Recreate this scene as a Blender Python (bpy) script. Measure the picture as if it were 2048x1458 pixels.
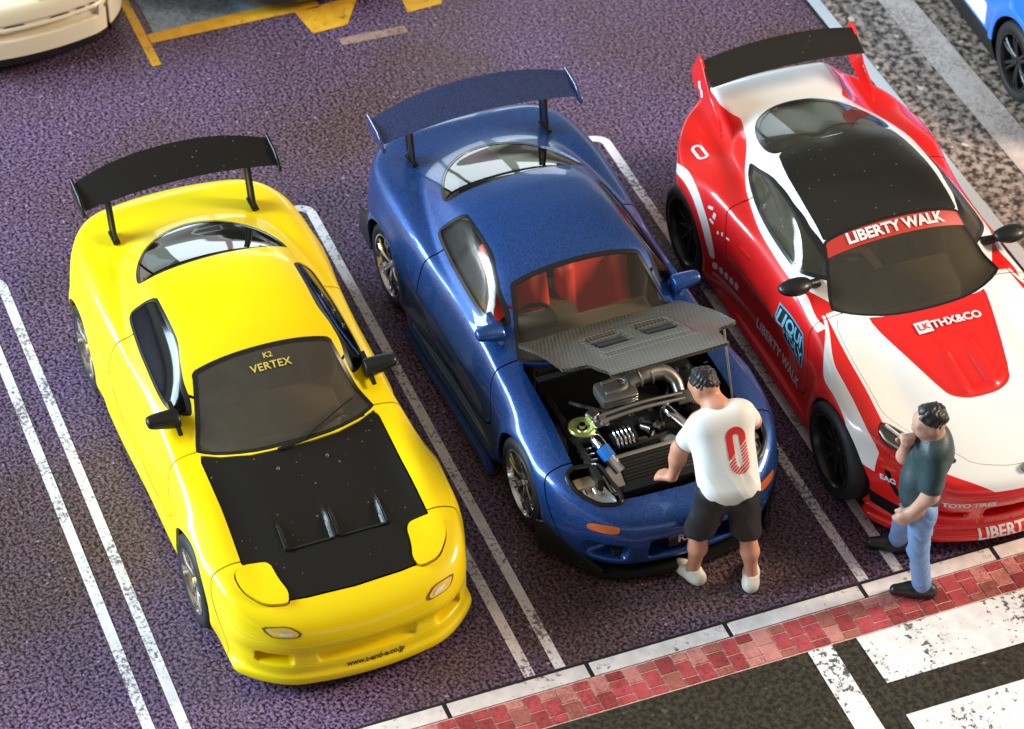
import bpy, bmesh, math, random
import numpy as np
from mathutils import Vector, Matrix
from mathutils.bvhtree import BVHTree

for _o in list(bpy.data.objects):
    bpy.data.objects.remove(_o)
scene = bpy.context.scene
COL = scene.collection
R = math.radians

# ------------------------------------------------------------------ camera
CAM = dict(pos=(14.618, -3.974, 14.191), yaw=2.766, pit=0.724, rol=0.004, f=6113.6)
def make_camera():
    c = CAM
    fwd = Vector((math.cos(c['yaw'])*math.cos(c['pit']), math.sin(c['yaw'])*math.cos(c['pit']), -math.sin(c['pit'])))
    r = fwd.cross(Vector((0, 0, 1))).normalized(); u = r.cross(fwd)
    cr, sr = math.cos(c['rol']), math.sin(c['rol'])
    r2 = r*cr+u*sr; u2 = -r*sr+u*cr
    m = Matrix(((r2.x, u2.x, -fwd.x, c['pos'][0]), (r2.y, u2.y, -fwd.y, c['pos'][1]), (r2.z, u2.z, -fwd.z, c['pos'][2]), (0, 0, 0, 1)))
    cd = bpy.data.cameras.new('camera'); co = bpy.data.objects.new('camera', cd); COL.objects.link(co)
    co.matrix_world = m
    cd.sensor_width = 36.0; cd.lens = c['f']/2048*36.0
    cd.clip_end = 300; cd.clip_start = 0.5
    cd.dof.use_dof = True; cd.dof.focus_distance = 20.0; cd.dof.aperture_fstop = 1.5
    scene.camera = co
make_camera()

# ------------------------------------------------------------------ world and lamps (an indoor tabletop)
w = bpy.data.worlds.new('World'); scene.world = w; w.use_nodes = True
nt = w.node_tree; nt.nodes.clear()
out = nt.nodes.new('ShaderNodeOutputWorld'); bg = nt.nodes.new('ShaderNodeBackground')
tc = nt.nodes.new('ShaderNodeTexCoord')
sep = nt.nodes.new('ShaderNodeSeparateXYZ'); nt.links.new(tc.outputs['Generated'], sep.inputs[0])
ramp = nt.nodes.new('ShaderNodeValToRGB')          # room: furniture low, walls, ceiling
e = ramp.color_ramp.elements
e[0].position = 0.0; e[0].color = (.16, .13, .11, 1)
e[1].position = 1.0; e[1].color = (.98, .88, .76, 1)
for p, c in ((.48, (.20, .17, .15, 1)), (.51, (1.9, 1.9, 1.95, 1)), (.57, (1.8, 1.8, 1.8, 1)), (.64, (.32, .28, .25, 1)), (.82, (.34, .30, .26, 1)), (.92, (.85, .76, .66, 1))):
    n = e.new(p); n.color = c
mp = nt.nodes.new('ShaderNodeMath'); mp.operation = 'MULTIPLY_ADD'; mp.inputs[1].default_value = .5; mp.inputs[2].default_value = .5
nt.links.new(sep.outputs[2], mp.inputs[0]); nt.links.new(mp.outputs[0], ramp.inputs[0])
vor = nt.nodes.new('ShaderNodeTexVoronoi'); vor.inputs['Scale'].default_value = 5.0; vor.distance = 'CHEBYCHEV'
nt.links.new(tc.outputs['Generated'], vor.inputs['Vector'])
mx = nt.nodes.new('ShaderNodeMixRGB'); mx.blend_type = 'MULTIPLY'; mx.inputs[0].default_value = .55
nt.links.new(ramp.outputs[0], mx.inputs[1]); 
hs = nt.nodes.new('ShaderNodeHueSaturation'); hs.inputs['Saturation'].default_value = .25; hs.inputs['Value'].default_value = 1.8
nt.links.new(vor.outputs['Color'], hs.inputs['Color'])
# clutter only where walls and furniture are; the ceiling is plain
cl = nt.nodes.new('ShaderNodeMapRange'); cl.inputs[1].default_value = .35; cl.inputs[2].default_value = .62; cl.inputs[3].default_value = .8; cl.inputs[4].default_value = 0
nt.links.new(sep.outputs[2], cl.inputs[0]); nt.links.new(cl.outputs[0], mx.inputs[0])
nt.links.new(hs.outputs[0], mx.inputs[2]); nt.links.new(mx.outputs[0], bg.inputs[0])
bg.inputs[1].default_value = 0.34
nt.links.new(bg.outputs[0], out.inputs[0])

def area(name, loc, target, sx, sy, power, col):
    l = bpy.data.lights.new(name, 'AREA'); l.shape = 'RECTANGLE'; l.size = sx; l.size_y = sy; l.energy = power; l.color = col
    o = bpy.data.objects.new(name, l); COL.objects.link(o); o.location = loc
    o.rotation_euler = (Vector(target)-Vector(loc)).to_track_quat('-Z', 'Y').to_euler()
    return o
area('window_light', (-9, -19, 10.5), (0, 1, 0), 17, 9, 12000, (.66, .87, 1.0))
area('room_lamp', (5, 19, 11), (1, 3, 0), 5, 5, 3900, (1.0, .84, .64))
for _y in (1.9, 4.5, 7.3): area('rear_reflection_light', (-13, _y, 2.7), (-1, 1.5, .8), 2.3, 2.2, 42, (.80, .92, 1.0))  # added lamps, placed to put bright reflections in the rear windows
scene.view_settings.view_transform = 'Standard'
scene.view_settings.look = 'None'
scene.view_settings.exposure = 0.2
scene.view_settings.gamma = 1.0

# ------------------------------------------------------------------ material helpers
def newmat(name):
    m = bpy.data.materials.new(name); m.use_nodes = True
    return m, m.node_tree, m.node_tree.nodes['Principled BSDF']
def paint(name, col, rough=.3, coat=1.0, metal=0.0, flake=0, coatr=.04, bump=.0, var=.0, spec=.5):
    m, t, b = newmat(name)
    b.inputs['Base Color'].default_value = (*col, 1); b.inputs['Roughness'].default_value = rough
    b.inputs['Metallic'].default_value = metal; b.inputs['Coat Weight'].default_value = coat
    b.inputs['Coat Roughness'].default_value = coatr; b.inputs['Specular IOR Level'].default_value = spec
    tcx = t.nodes.new('ShaderNodeTexCoord')
    if flake:
        v = t.nodes.new('ShaderNodeTexVoronoi'); v.inputs['Scale'].default_value = flake
        t.links.new(tcx.outputs['Object'], v.inputs['Vector'])
        h = t.nodes.new('ShaderNodeMixRGB'); h.inputs[1].default_value = (*[c*.45 for c in col], 1); h.inputs[2].default_value = (*[min(1, c*1.9+.02) for c in col], 1)
        s = t.nodes.new('ShaderNodeSeparateColor'); t.links.new(v.outputs['Color'], s.inputs[0])
        t.links.new(s.outputs[0], h.inputs[0]); t.links.new(h.outputs[0], b.inputs['Base Color'])
        nm = t.nodes.new('ShaderNodeBump'); nm.inputs['Strength'].default_value = .25; nm.inputs['Distance'].default_value = .003
        t.links.new(s.outputs[1], nm.inputs['Height']); t.links.new(nm.outputs[0], b.inputs['Normal'])
    elif bump or var:
        v = t.nodes.new('ShaderNodeTexNoise'); v.inputs['Scale'].default_value = 60; v.inputs['Detail'].default_value = 4
        t.links.new(tcx.outputs['Object'], v.inputs['Vector'])
        if var:
            h = t.nodes.new('ShaderNodeMixRGB'); h.inputs[1].default_value = (*[c*(1-var) for c in col], 1); h.inputs[2].default_value = (*[min(1, c*(1+var)) for c in col], 1)
            t.links.new(v.outputs[0], h.inputs[0]); t.links.new(h.outputs[0], b.inputs['Base Color'])
        if bump:
            nm = t.nodes.new('ShaderNodeBump'); nm.inputs['Strength'].default_value = bump; nm.inputs['Distance'].default_value = .01
            t.links.new(v.outputs[0], nm.inputs['Height']); t.links.new(nm.outputs[0], b.inputs['Normal'])
    return m
def dusty(name, col, rough=.5, coat=0.0, dust_sheen=(.32, .28, .22), amount=.5, scale=26., spec=.5):
    """a dark plastic-like finish with sparse dusty specks"""
    m, t, b = newmat(name)
    b.inputs['Roughness'].default_value = rough; b.inputs['Coat Weight'].default_value = coat; b.inputs['Coat Roughness'].default_value = .08
    b.inputs['Specular IOR Level'].default_value = spec
    tcx = t.nodes.new('ShaderNodeTexCoord')
    v = t.nodes.new('ShaderNodeTexVoronoi'); v.inputs['Scale'].default_value = scale
    t.links.new(tcx.outputs['Object'], v.inputs['Vector'])
    s = t.nodes.new('ShaderNodeSeparateColor'); t.links.new(v.outputs['Color'], s.inputs[0])
    r = t.nodes.new('ShaderNodeMath'); r.operation = 'MULTIPLY'; r.inputs[1].default_value = .20
    p4 = t.nodes.new('ShaderNodeMath'); p4.operation = 'POWER'; p4.inputs[1].default_value = 5
    t.links.new(s.outputs[0], p4.inputs[0]); t.links.new(p4.outputs[0], r.inputs[0])
    lt = t.nodes.new('ShaderNodeMath'); lt.operation = 'LESS_THAN'
    t.links.new(v.outputs['Distance'], lt.inputs[0]); t.links.new(r.outputs[0], lt.inputs[1])
    am = t.nodes.new('ShaderNodeMath'); am.operation = 'MULTIPLY'; am.inputs[1].default_value = amount
    t.links.new(lt.outputs[0], am.inputs[0])
    h = t.nodes.new('ShaderNodeMixRGB'); h.inputs[1].default_value = (*col, 1); h.inputs[2].default_value = (*dust_sheen, 1)
    t.links.new(am.outputs[0], h.inputs[0]); t.links.new(h.outputs[0], b.inputs['Base Color'])
    return m
def glass(name, tint, fres=1.5, rough=.02, dust_sheen=.0, dcol=(.50, .44, .34)):
    m, t, b = newmat(name); t.nodes.remove(b)
    o = t.nodes['Material Output']
    tr = t.nodes.new('ShaderNodeBsdfTransparent'); tr.inputs[0].default_value = (*tint, 1)
    gl = t.nodes.new('ShaderNodeBsdfGlossy'); gl.inputs['Roughness'].default_value = rough
    f = t.nodes.new('ShaderNodeFresnel'); f.inputs[0].default_value = fres
    mi = t.nodes.new('ShaderNodeMixShader')
    t.links.new(f.outputs[0], mi.inputs[0]); t.links.new(tr.outputs[0], mi.inputs[1]); t.links.new(gl.outputs[0], mi.inputs[2])
    if dust_sheen:                                            # beige diffuse film painted in for the ceiling's reflected sheen
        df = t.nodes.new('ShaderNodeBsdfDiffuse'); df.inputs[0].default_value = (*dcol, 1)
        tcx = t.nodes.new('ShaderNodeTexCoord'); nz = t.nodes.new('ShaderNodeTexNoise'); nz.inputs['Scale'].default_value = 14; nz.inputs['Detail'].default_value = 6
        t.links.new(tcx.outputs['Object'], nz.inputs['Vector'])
        r = t.nodes.new('ShaderNodeMapRange'); r.inputs[1].default_value = .3; r.inputs[2].default_value = .75; r.inputs[3].default_value = dust_sheen*.9; r.inputs[4].default_value = dust_sheen*1.15
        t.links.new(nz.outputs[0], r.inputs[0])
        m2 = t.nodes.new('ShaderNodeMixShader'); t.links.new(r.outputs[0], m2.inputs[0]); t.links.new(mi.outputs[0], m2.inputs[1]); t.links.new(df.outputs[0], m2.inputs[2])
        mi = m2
    t.links.new(mi.outputs[0], o.inputs[0])
    return m

# ------------------------------------------------------------------ mesh helpers
def tag(o, label=None, cat=None, group=None, kind=None):
    if label: o['label'] = label
    if cat: o['category'] = cat
    if group: o['group'] = group
    if kind: o['kind'] = kind
    return o
def link(name, me, parent=None, mats=()):
    o = bpy.data.objects.new(name, me); COL.objects.link(o)
    for m in (mats if isinstance(mats, (list, tuple)) else [mats]):
        if o.data.materials.find(m.name) < 0 or True: me.materials.append(m)
    if parent: o.parent = parent
    return o
def empty(name, loc, rz=0):
    o = bpy.data.objects.new(name, None); COL.objects.link(o); o.location = loc; o.rotation_euler = (0, 0, rz)
    o.empty_display_size = .2
    return o
def raw(name, V, F, parent=None, mats=(), N=None, smooth=False, fm=None):
    me = bpy.data.meshes.new(name)
    if isinstance(F, np.ndarray):
        V = np.ascontiguousarray(V, np.float32); F = np.ascontiguousarray(F, np.int32); k = F.shape[1]
        me.vertices.add(len(V)); me.vertices.foreach_set('co', V.ravel())
        me.loops.add(F.size); me.loops.foreach_set('vertex_index', F.ravel())
        me.polygons.add(len(F)); me.polygons.foreach_set('loop_start', np.arange(0, F.size, k, dtype=np.int32))
        me.update(calc_edges=True)
    else: me.from_pydata([tuple(map(float, v)) for v in V], [], [tuple(map(int, f)) for f in F])
    if smooth or N is not None: me.polygons.foreach_set('use_smooth', np.ones(len(me.polygons), bool))
    o = link(name, me, parent, mats)
    if fm is not None: me.polygons.foreach_set('material_index', np.asarray(fm, np.int32))
    me.update()
    if N is not None: me.normals_split_custom_set_from_vertices(np.ascontiguousarray(N, np.float32))
    return o
class MB:
    """collects simple solids into one bmesh"""
    def __init__(s): s.bm = bmesh.new()
    def box(s, c, d, rot=None, bev=.0):
        r = bmesh.ops.create_cube(s.bm, size=1.0)['verts']
        M = Matrix.Translation(Vector(c)) @ (rot.to_4x4() if rot is not None else Matrix()) @ Matrix.Diagonal((*d, 1))
        bmesh.ops.transform(s.bm, matrix=M, verts=r)
        if bev:
            ed = list({e for v in r for e in v.link_edges})
            bmesh.ops.bevel(s.bm, geom=ed, offset=bev, segments=2, affect='EDGES', profile=.6)
        return s
    def cyl(s, a, b, r, r2=None, seg=20, caps=True):
        a, b = Vector(a), Vector(b); d = b-a
        q = d.to_track_quat('Z', 'Y').to_matrix().to_4x4()
        M = Matrix.Translation((a+b)/2) @ q
        bmesh.ops.create_cone(s.bm, cap_ends=caps, segments=seg, radius1=r, radius2=r if r2 is None else r2, depth=d.length, matrix=M)
        return s
    def tube(s, pts, rad, seg=12, caps=True):
        P = catmull(np.array(pts, float), 6); n = len(P)
        rad = np.interp(np.linspace(0, 1, n), np.linspace(0, 1, len(np.atleast_1d(rad))), np.atleast_1d(rad))
        T = np.gradient(P, axis=0); T /= np.linalg.norm(T, axis=1)[:, None]
        up = np.array([0, 0, 1.]) if abs(T[0][2]) < .9 else np.array([1., 0, 0])
        rings = []
        for p, t, r in zip(P, T, rad):
            a = np.cross(up, t); a /= np.linalg.norm(a); b = np.cross(t, a); up = b
            rings.append([s.bm.verts.new(p+r*(math.cos(k*2*math.pi/seg)*a+math.sin(k*2*math.pi/seg)*b)) for k in range(seg)])
        for i in range(n-1):
            for k in range(seg):
                s.bm.faces.new((rings[i][k], rings[i][(k+1) % seg], rings[i+1][(k+1) % seg], rings[i+1][k]))
        if caps:
            s.bm.faces.new(rings[0][::-1]); s.bm.faces.new(rings[-1])
        return s
    def lathe(s, prof, axis_o=(0, 0, 0), seg=48, M=None, closed=False):
        """profile [(radius, height)] about local Y"""
        rings = []
        for r, h in prof:
            rings.append([s.bm.verts.new((r*math.cos(k*2*math.pi/seg)+axis_o[0], h+axis_o[1], r*math.sin(k*2*math.pi/seg)+axis_o[2])) for k in range(seg)])
        m = len(rings)
        for i in range(m if closed else m-1):
            for k in range(seg):
                s.bm.faces.new((rings[i][k], rings[i][(k+1) % seg], rings[(i+1) % m][(k+1) % seg], rings[(i+1) % m][k]))
        return s
    def prism(s, poly, z0, z1, M=None):
        a = [s.bm.verts.new((p[0], p[1], z0)) for p in poly]; b = [s.bm.verts.new((p[0], p[1], z1)) for p in poly]
        n = len(poly)
        s.bm.faces.new(a[::-1]); s.bm.faces.new(b)
        for i in range(n): s.bm.faces.new((a[i], a[(i+1) % n], b[(i+1) % n], b[i]))
        if M is not None: bmesh.ops.transform(s.bm, matrix=M, verts=a+b)
        return s
    def build(s, name, mat, parent=None, smooth=True, angle=35):
        bmesh.ops.recalc_face_normals(s.bm, faces=s.bm.faces[:])
        me = bpy.data.meshes.new(name); s.bm.to_mesh(me); s.bm.free()
        o = link(name, me, parent, mat)
        if smooth:
            me.polygons.foreach_set('use_smooth', np.ones(len(me.polygons), bool))
            me.set_sharp_from_angle(angle=R(angle))
        return o
def catmull(P, n=8, closed=False):
    P = np.asarray(P, float)
    if len(P) < 3 and not closed: return np.array([P[0]+(P[-1]-P[0])*t for t in np.linspace(0, 1, n)])
    Q = np.vstack([P[-1], P, P[0], P[1]]) if closed else np.vstack([2*P[0]-P[1], P, 2*P[-1]-P[-2]])
    o = []
    for i in range(len(Q)-3):
        p0, p1, p2, p3 = Q[i:i+4]
        for t in np.linspace(0, 1, n, endpoint=False):
            o.append(.5*((2*p1)+(p2-p0)*t+(2*p0-5*p1+4*p2-p3)*t*t+(-p0+3*p1-3*p2+p3)*t**3))
    if not closed: o.append(P[-1])
    return np.array(o)
def chaikin(P, n=2, r=.25):
    P = np.asarray(P, float)
    for _ in range(n):
        Q = np.roll(P, -1, 0)
        P = np.stack([P*(1-r)+Q*r, P*r+Q*(1-r)], 1).reshape(-1, P.shape[1])
    return P
def sdpoly(px, py, poly):
    """signed distance to a closed 2-D polygon"""
    poly = np.asarray(poly, float); n = len(poly)
    d = np.full(px.shape, 1e9); s = np.ones(px.shape)
    for i in range(n):
        a = poly[i]; b = poly[i-1]
        ex, ey = b-a; wx = px-a[0]; wy = py-a[1]
        t = np.clip((wx*ex+wy*ey)/(ex*ex+ey*ey+1e-12), 0, 1)
        d = np.minimum(d, (wx-ex*t)**2+(wy-ey*t)**2)
        c1 = py >= a[1]; c2 = py < b[1]; c3 = ex*wy > ey*wx
        s = np.where((c1 & c2 & c3) | (~c1 & ~c2 & ~c3), -s, s)
    return s*np.sqrt(d)
def prof(keys, dense=1500):
    """smooth interpolation through (x, value) keys, monotone between keys"""
    k = np.array(sorted(keys), float); x, y = k[:, 0], k[:, 1]
    h = np.diff(x); dl = np.diff(y)/h; m = np.zeros(len(x))
    m[0], m[-1] = dl[0], dl[-1]
    for i in range(1, len(x)-1):
        if dl[i-1]*dl[i] > 0:
            w1 = 2*h[i]+h[i-1]; w2 = h[i]+2*h[i-1]
            m[i] = (w1+w2)/(w1/dl[i-1]+w2/dl[i])
    X = np.linspace(x[0], x[-1], dense); i = np.clip(np.searchsorted(x, X)-1, 0, len(x)-2)
    t = (X-x[i])/h[i]
    Y = (1+2*t)*(1-t)**2*y[i]+t*(1-t)**2*h[i]*m[i]+t*t*(3-2*t)*y[i+1]+t*t*(t-1)*h[i]*m[i+1]
    # a light blur takes the kinks out of the curvature
    w = max(3, int(.06/(X[1]-X[0]))) | 1
    ker = np.hanning(w+2)[1:-1]; ker /= ker.sum()
    Y = np.convolve(np.pad(Y, w//2, mode='reflect', reflect_type='odd'), ker, 'valid')
    return lambda q: np.interp(q, X, Y)
def smax(a, b, k): return .5*(a+b+np.sqrt((a-b)**2+k*k))
def smin(a, b, k): return .5*(a+b-np.sqrt((a-b)**2+k*k))
def sst(a, b, x):
    t = np.clip((x-a)/(b-a), 0, 1); return t*t*(3-2*t)
def gau(x, c, s): return np.exp(-((x-c)/s)**2)

# ---- implicit surface -> mesh (surface nets, vertices projected onto the surface)
def sdf_mesh(F, lo, hi, h, sym=True, newton=3, lip=2.0):
    # field values: blocks of 4x4x4 samples, only those near the surface are evaluated
    lo = list(lo); B = 4
    n = [int(math.ceil((hi[i]-lo[i])/h/B)) for i in range(3)]
    if sym: n[1] = int(math.ceil(hi[1]/h/B)); lo[1] = .5*h
    cc = [lo[i]+(np.arange(n[i])*B+(B-1)/2)*h for i in range(3)]
    Cf = F(cc[0][:, None, None], cc[1][None, :, None], cc[2][None, None, :])+np.zeros(n)
    act = np.argwhere(np.abs(Cf) < lip*h*B*.9)
    D = np.repeat(np.repeat(np.repeat(np.where(Cf < 0, -1., 1.), B, 0), B, 1), B, 2).astype(np.float32)
    oo = np.stack(np.meshgrid(range(B), range(B), range(B), indexing='ij'), -1).reshape(-1, 3)
    G = (act[:, None, :]*B+oo[None]).reshape(-1, 3)
    D[G[:, 0], G[:, 1], G[:, 2]] = F(lo[0]+G[:, 0]*h, lo[1]+G[:, 1]*h, lo[2]+G[:, 2]*h)
    xs, ys, zs = [lo[i]+np.arange(D.shape[i])*h for i in range(3)]
    if sym:
        D = np.concatenate([D[:, ::-1], D], 1); ys = np.concatenate([-ys[::-1], ys])
    S = D < 0
    c = [(i, j, k) for i in (0, 1) for j in (0, 1) for k in (0, 1)]
    nx, ny, nz = D.shape
    sl = lambda a, o: a[o[0]:nx-1+o[0], o[1]:ny-1+o[1], o[2]:nz-1+o[2]]
    anyv = np.zeros((nx-1, ny-1, nz-1), bool); allv = np.ones_like(anyv)
    for o in c: anyv |= sl(S, o); allv &= sl(S, o)
    I = np.argwhere(anyv & ~allv)
    idx = np.full(anyv.shape, -1, np.int64); idx[I[:, 0], I[:, 1], I[:, 2]] = np.arange(len(I))
    cv = np.stack([D[I[:, 0]+o[0], I[:, 1]+o[1], I[:, 2]+o[2]] for o in c], 1)
    P = np.zeros((len(I), 3)); cnt = np.zeros(len(I))
    for a in range(8):
        for b in range(a+1, 8):
            if sum(abs(p-q) for p, q in zip(c[a], c[b])) != 1: continue
            m = (cv[:, a] < 0) != (cv[:, b] < 0)
            t = cv[m, a]/(cv[m, a]-cv[m, b])
            P[m] += np.array(c[a])+t[:, None]*(np.array(c[b])-np.array(c[a])); cnt[m] += 1
    P = (I+P/cnt[:, None])*h+np.array([xs[0], ys[0], zs[0]])
    Q = []
    for ax in range(3):
        o = [0, 0, 0]; o[ax] = 1
        a = S[:nx-o[0], :ny-o[1], :nz-o[2]]; b = S[o[0]:, o[1]:, o[2]:]
        E = np.argwhere(a != b); u, v = [(1, 2), (2, 0), (0, 1)][ax]
        E = E[(E[:, u] > 0) & (E[:, v] > 0)]
        E = E[(E[:, u] < D.shape[u]-1) & (E[:, v] < D.shape[v]-1)]
        g = lambda du, dv: idx[tuple((E-np.eye(3, dtype=int)[u]*du-np.eye(3, dtype=int)[v]*dv).T)]
        q = np.stack([g(1, 1), g(0, 1), g(0, 0), g(1, 0)], 1)
        fl = ~S[E[:, 0], E[:, 1], E[:, 2]]
        q[fl] = q[fl][:, ::-1]; Q.append(q)
    Q = np.concatenate(Q); Q = Q[(Q >= 0).all(1)]
    def grad(P, e=.002):
        g = np.stack([F(P[:, 0]+e*(i == 0), P[:, 1]+e*(i == 1), P[:, 2]+e*(i == 2))-F(P[:, 0]-e*(i == 0), P[:, 1]-e*(i == 1), P[:, 2]-e*(i == 2)) for i in range(3)], 1)/(2*e)
        return g
    for _ in range(newton):
        g = grad(P); f = F(P[:, 0], P[:, 1], P[:, 2])
        st = (f/np.maximum((g*g).sum(1), .15))[:, None]*g
        ln = np.linalg.norm(st, axis=1)[:, None]; st *= np.minimum(1, .6*h/np.maximum(ln, 1e-9))
        P = P-st
    g = grad(P, .004); N = g/np.maximum(np.linalg.norm(g, axis=1), 1e-9)[:, None]
    T = np.concatenate([Q[:, [0, 1, 2]], Q[:, [0, 2, 3]]])
    return dict(V=P, N=N, T=T, m=np.zeros(len(T), int))
def renorm(M):
    tri = M['V'][M['T']]; fn = np.cross(tri[:, 1]-tri[:, 0], tri[:, 2]-tri[:, 0]); vn = np.zeros_like(M['V'])
    for k in range(3): np.add.at(vn, M['T'][:, k], fn)
    M['N'] = vn/np.maximum(np.linalg.norm(vn, axis=1), 1e-12)[:, None]
    return M
def compact(M):
    u, inv = np.unique(M['T'], return_inverse=True)
    return dict(V=M['V'][u], N=M['N'][u], T=inv.reshape(-1, 3), m=M['m'])
def clip(M, f):
    """split a triangle soup along f = 0; returns (inside f<0, outside)"""
    V, N, T, m = M['V'], M['N'], M['T'], M['m']
    f = np.where(np.abs(f) < 1e-6, 1e-6, f)
    ins = f < 0; c = ins[T].sum(1)
    tin, tout, min_, mout = [T[c == 3]], [T[c == 0]], [m[c == 3]], [m[c == 0]]
    mix = np.where((c == 1) | (c == 2))[0]
    V2, N2 = V, N
    if len(mix):
        t = T[mix]; ii = ins[t]; odd = np.where(c[mix] == 1, ii.argmax(1), (~ii).argmax(1))
        a = t[np.arange(len(t)), odd]; b = t[np.arange(len(t)), (odd+1) % 3]; d = t[np.arange(len(t)), (odd+2) % 3]
        E = np.concatenate([np.stack([a, b], 1), np.stack([a, d], 1)]); E.sort(1)
        U, inv = np.unique(E, axis=0, return_inverse=True); inv = inv.ravel()
        s = f[U[:, 0]]/(f[U[:, 0]]-f[U[:, 1]])
        V2 = np.vstack([V, V[U[:, 0]]*(1-s)[:, None]+V[U[:, 1]]*s[:, None]])
        nn = N[U[:, 0]]*(1-s)[:, None]+N[U[:, 1]]*s[:, None]; nn /= np.maximum(np.linalg.norm(nn, axis=1), 1e-9)[:, None]
        N2 = np.vstack([N, nn])
        ab = len(V)+inv[:len(t)]; ad = len(V)+inv[len(t):]
        one = np.stack([a, ab, ad], 1); two = np.concatenate([np.stack([ab, b, d], 1), np.stack([ab, d, ad], 1)])
        k1 = c[mix] == 1; kk = np.concatenate([k1, k1]); mm = m[mix]; m2 = np.concatenate([mm, mm])
        tin += [one[k1], two[~kk]]; min_ += [mm[k1], m2[~kk]]
        tout += [one[~k1], two[kk]]; mout += [mm[~k1], m2[kk]]
    A = dict(V=V2, N=N2, T=np.concatenate(tin), m=np.concatenate(min_)); B = dict(V=V2, N=N2, T=np.concatenate(tout), m=np.concatenate(mout))
    return compact(A), compact(B)
def join(*Ms):
    o = 0; V, N, T, m = [], [], [], []
    for M in Ms:
        V.append(M['V']); N.append(M['N']); T.append(M['T']+o); m.append(M['m']); o += len(M['V'])
    return dict(V=np.vstack(V), N=np.vstack(N), T=np.vstack(T), m=np.concatenate(m))
def weld(M, tol=1e-5):
    k = np.round(M['V']/tol).astype(np.int64); u, i, inv = np.unique(k, axis=0, return_index=True, return_inverse=True)
    T = inv.ravel()[M['T']]; ok = (T[:, 0] != T[:, 1]) & (T[:, 1] != T[:, 2]) & (T[:, 0] != T[:, 2])
    return dict(V=M['V'][i], N=M['N'][i], T=T[ok], m=M['m'][ok])
def shell(name, M, mats, parent, thick=.018, inner=None, off=0.0, roll=0.0):
    """a sheet with real thickness: outer skin, rim, inner skin (inner = material for the back)"""
    V, N, T, m = M['V']+M['N']*off, M['N'], M['T'], M['m']
    n = len(V); nm = len(mats)
    E = np.concatenate([T[:, [0, 1]], T[:, [1, 2]], T[:, [2, 0]]]); em = np.concatenate([m]*3)
    ks = np.sort(E, 1); key = ks[:, 0]*(n+1)+ks[:, 1]
    u, i0, cn = np.unique(key, return_index=True, return_counts=True)
    B = E[i0[cn == 1]]; bm = em[i0[cn == 1]]
    vs, fs, ns, fm = [V], [T], [N], [m]
    vi = V-N*thick; vs.append(vi); ns.append(-N); fs.append(T[:, ::-1]+n); fm.append(np.full(len(T), nm if inner else 0))
    a = V[B[:, 0]]; b = V[B[:, 1]]; nn = .5*(N[B[:, 0]]+N[B[:, 1]])
    rn = np.cross(b-a, nn); rn /= np.maximum(np.linalg.norm(rn, axis=1), 1e-9)[:, None]
    k = len(B); base = 2*n
    vs += [a, b, vi[B[:, 0]], vi[B[:, 1]]]; ns += [rn]*4
    r = np.arange(k)+base
    fs += [np.stack([r+k, r, r+2*k], 1), np.stack([r+k, r+2*k, r+3*k], 1)]; fm += [bm, bm]
    V, F, N, fm = np.vstack(vs), np.vstack(fs), np.vstack(ns), np.concatenate(fm)
    return raw(name, V, F, parent, list(mats)+([inner] if inner else []), N=N, fm=fm)
def skin(name, M, mats, parent=None):
    return raw(name, M['V'], M['T'], parent, mats, N=M['N'], fm=M['m'])
def bvh_of(M): return BVHTree.FromPolygons(M['V'].tolist(), M['T'].tolist())

def text_tris(s, size, bold=.0, space=1.0):
    cu = bpy.data.curves.new('lettering', 'FONT'); cu.body = s; cu.size = size; cu.align_x = 'CENTER'; cu.align_y = 'CENTER'
    cu.offset = bold; cu.space_character = space; cu.resolution_u = 3
    ob = bpy.data.objects.new('lettering', cu); COL.objects.link(ob)
    dg = bpy.context.evaluated_depsgraph_get(); me = bpy.data.meshes.new_from_object(ob.evaluated_get(dg))
    bpy.data.objects.remove(ob); bpy.data.curves.remove(cu)
    return me
def decal(name, me_or_poly, O, U, Vv, D, bvh, mat, parent, lift=.004, maxlen=.03, sx=1.0):
    """lay flat artwork (2-D) onto a curved surface by casting along D"""
    bm = bmesh.new()
    if isinstance(me_or_poly, (list, np.ndarray)):
        bm.faces.new([bm.verts.new((p[0], p[1], 0)) for p in me_or_poly])
    else: bm.from_mesh(me_or_poly)
    bmesh.ops.triangulate(bm, faces=bm.faces[:])
    for _ in range(5):
        lg = [e for e in bm.edges if e.calc_length() > maxlen]
        if not lg: break
        bmesh.ops.subdivide_edges(bm, edges=lg, cuts=1, use_grid_fill=False); bmesh.ops.triangulate(bm, faces=bm.faces[:])
    O, U, Vv, D = Vector(O), Vector(U), Vector(Vv), Vector(D).normalized()
    for v in bm.verts:
        p = O+U*(v.co.x*sx)+Vv*v.co.y
        h, n, i, d = bvh.ray_cast(p-D*.6, D)
        if h is None: h, n = p, -D
        if n.dot(D) > 0: n = -n
        v.co = h+n*lift
    bm.normal_update()
    for f in bm.faces:
        if f.normal.dot(D) > 0: f.normal_flip()
    me = bpy.data.meshes.new(name); bm.to_mesh(me); bm.free()
    me.polygons.foreach_set('use_smooth', np.ones(len(me.polygons), bool))
    return link(name, me, parent, mat)

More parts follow.
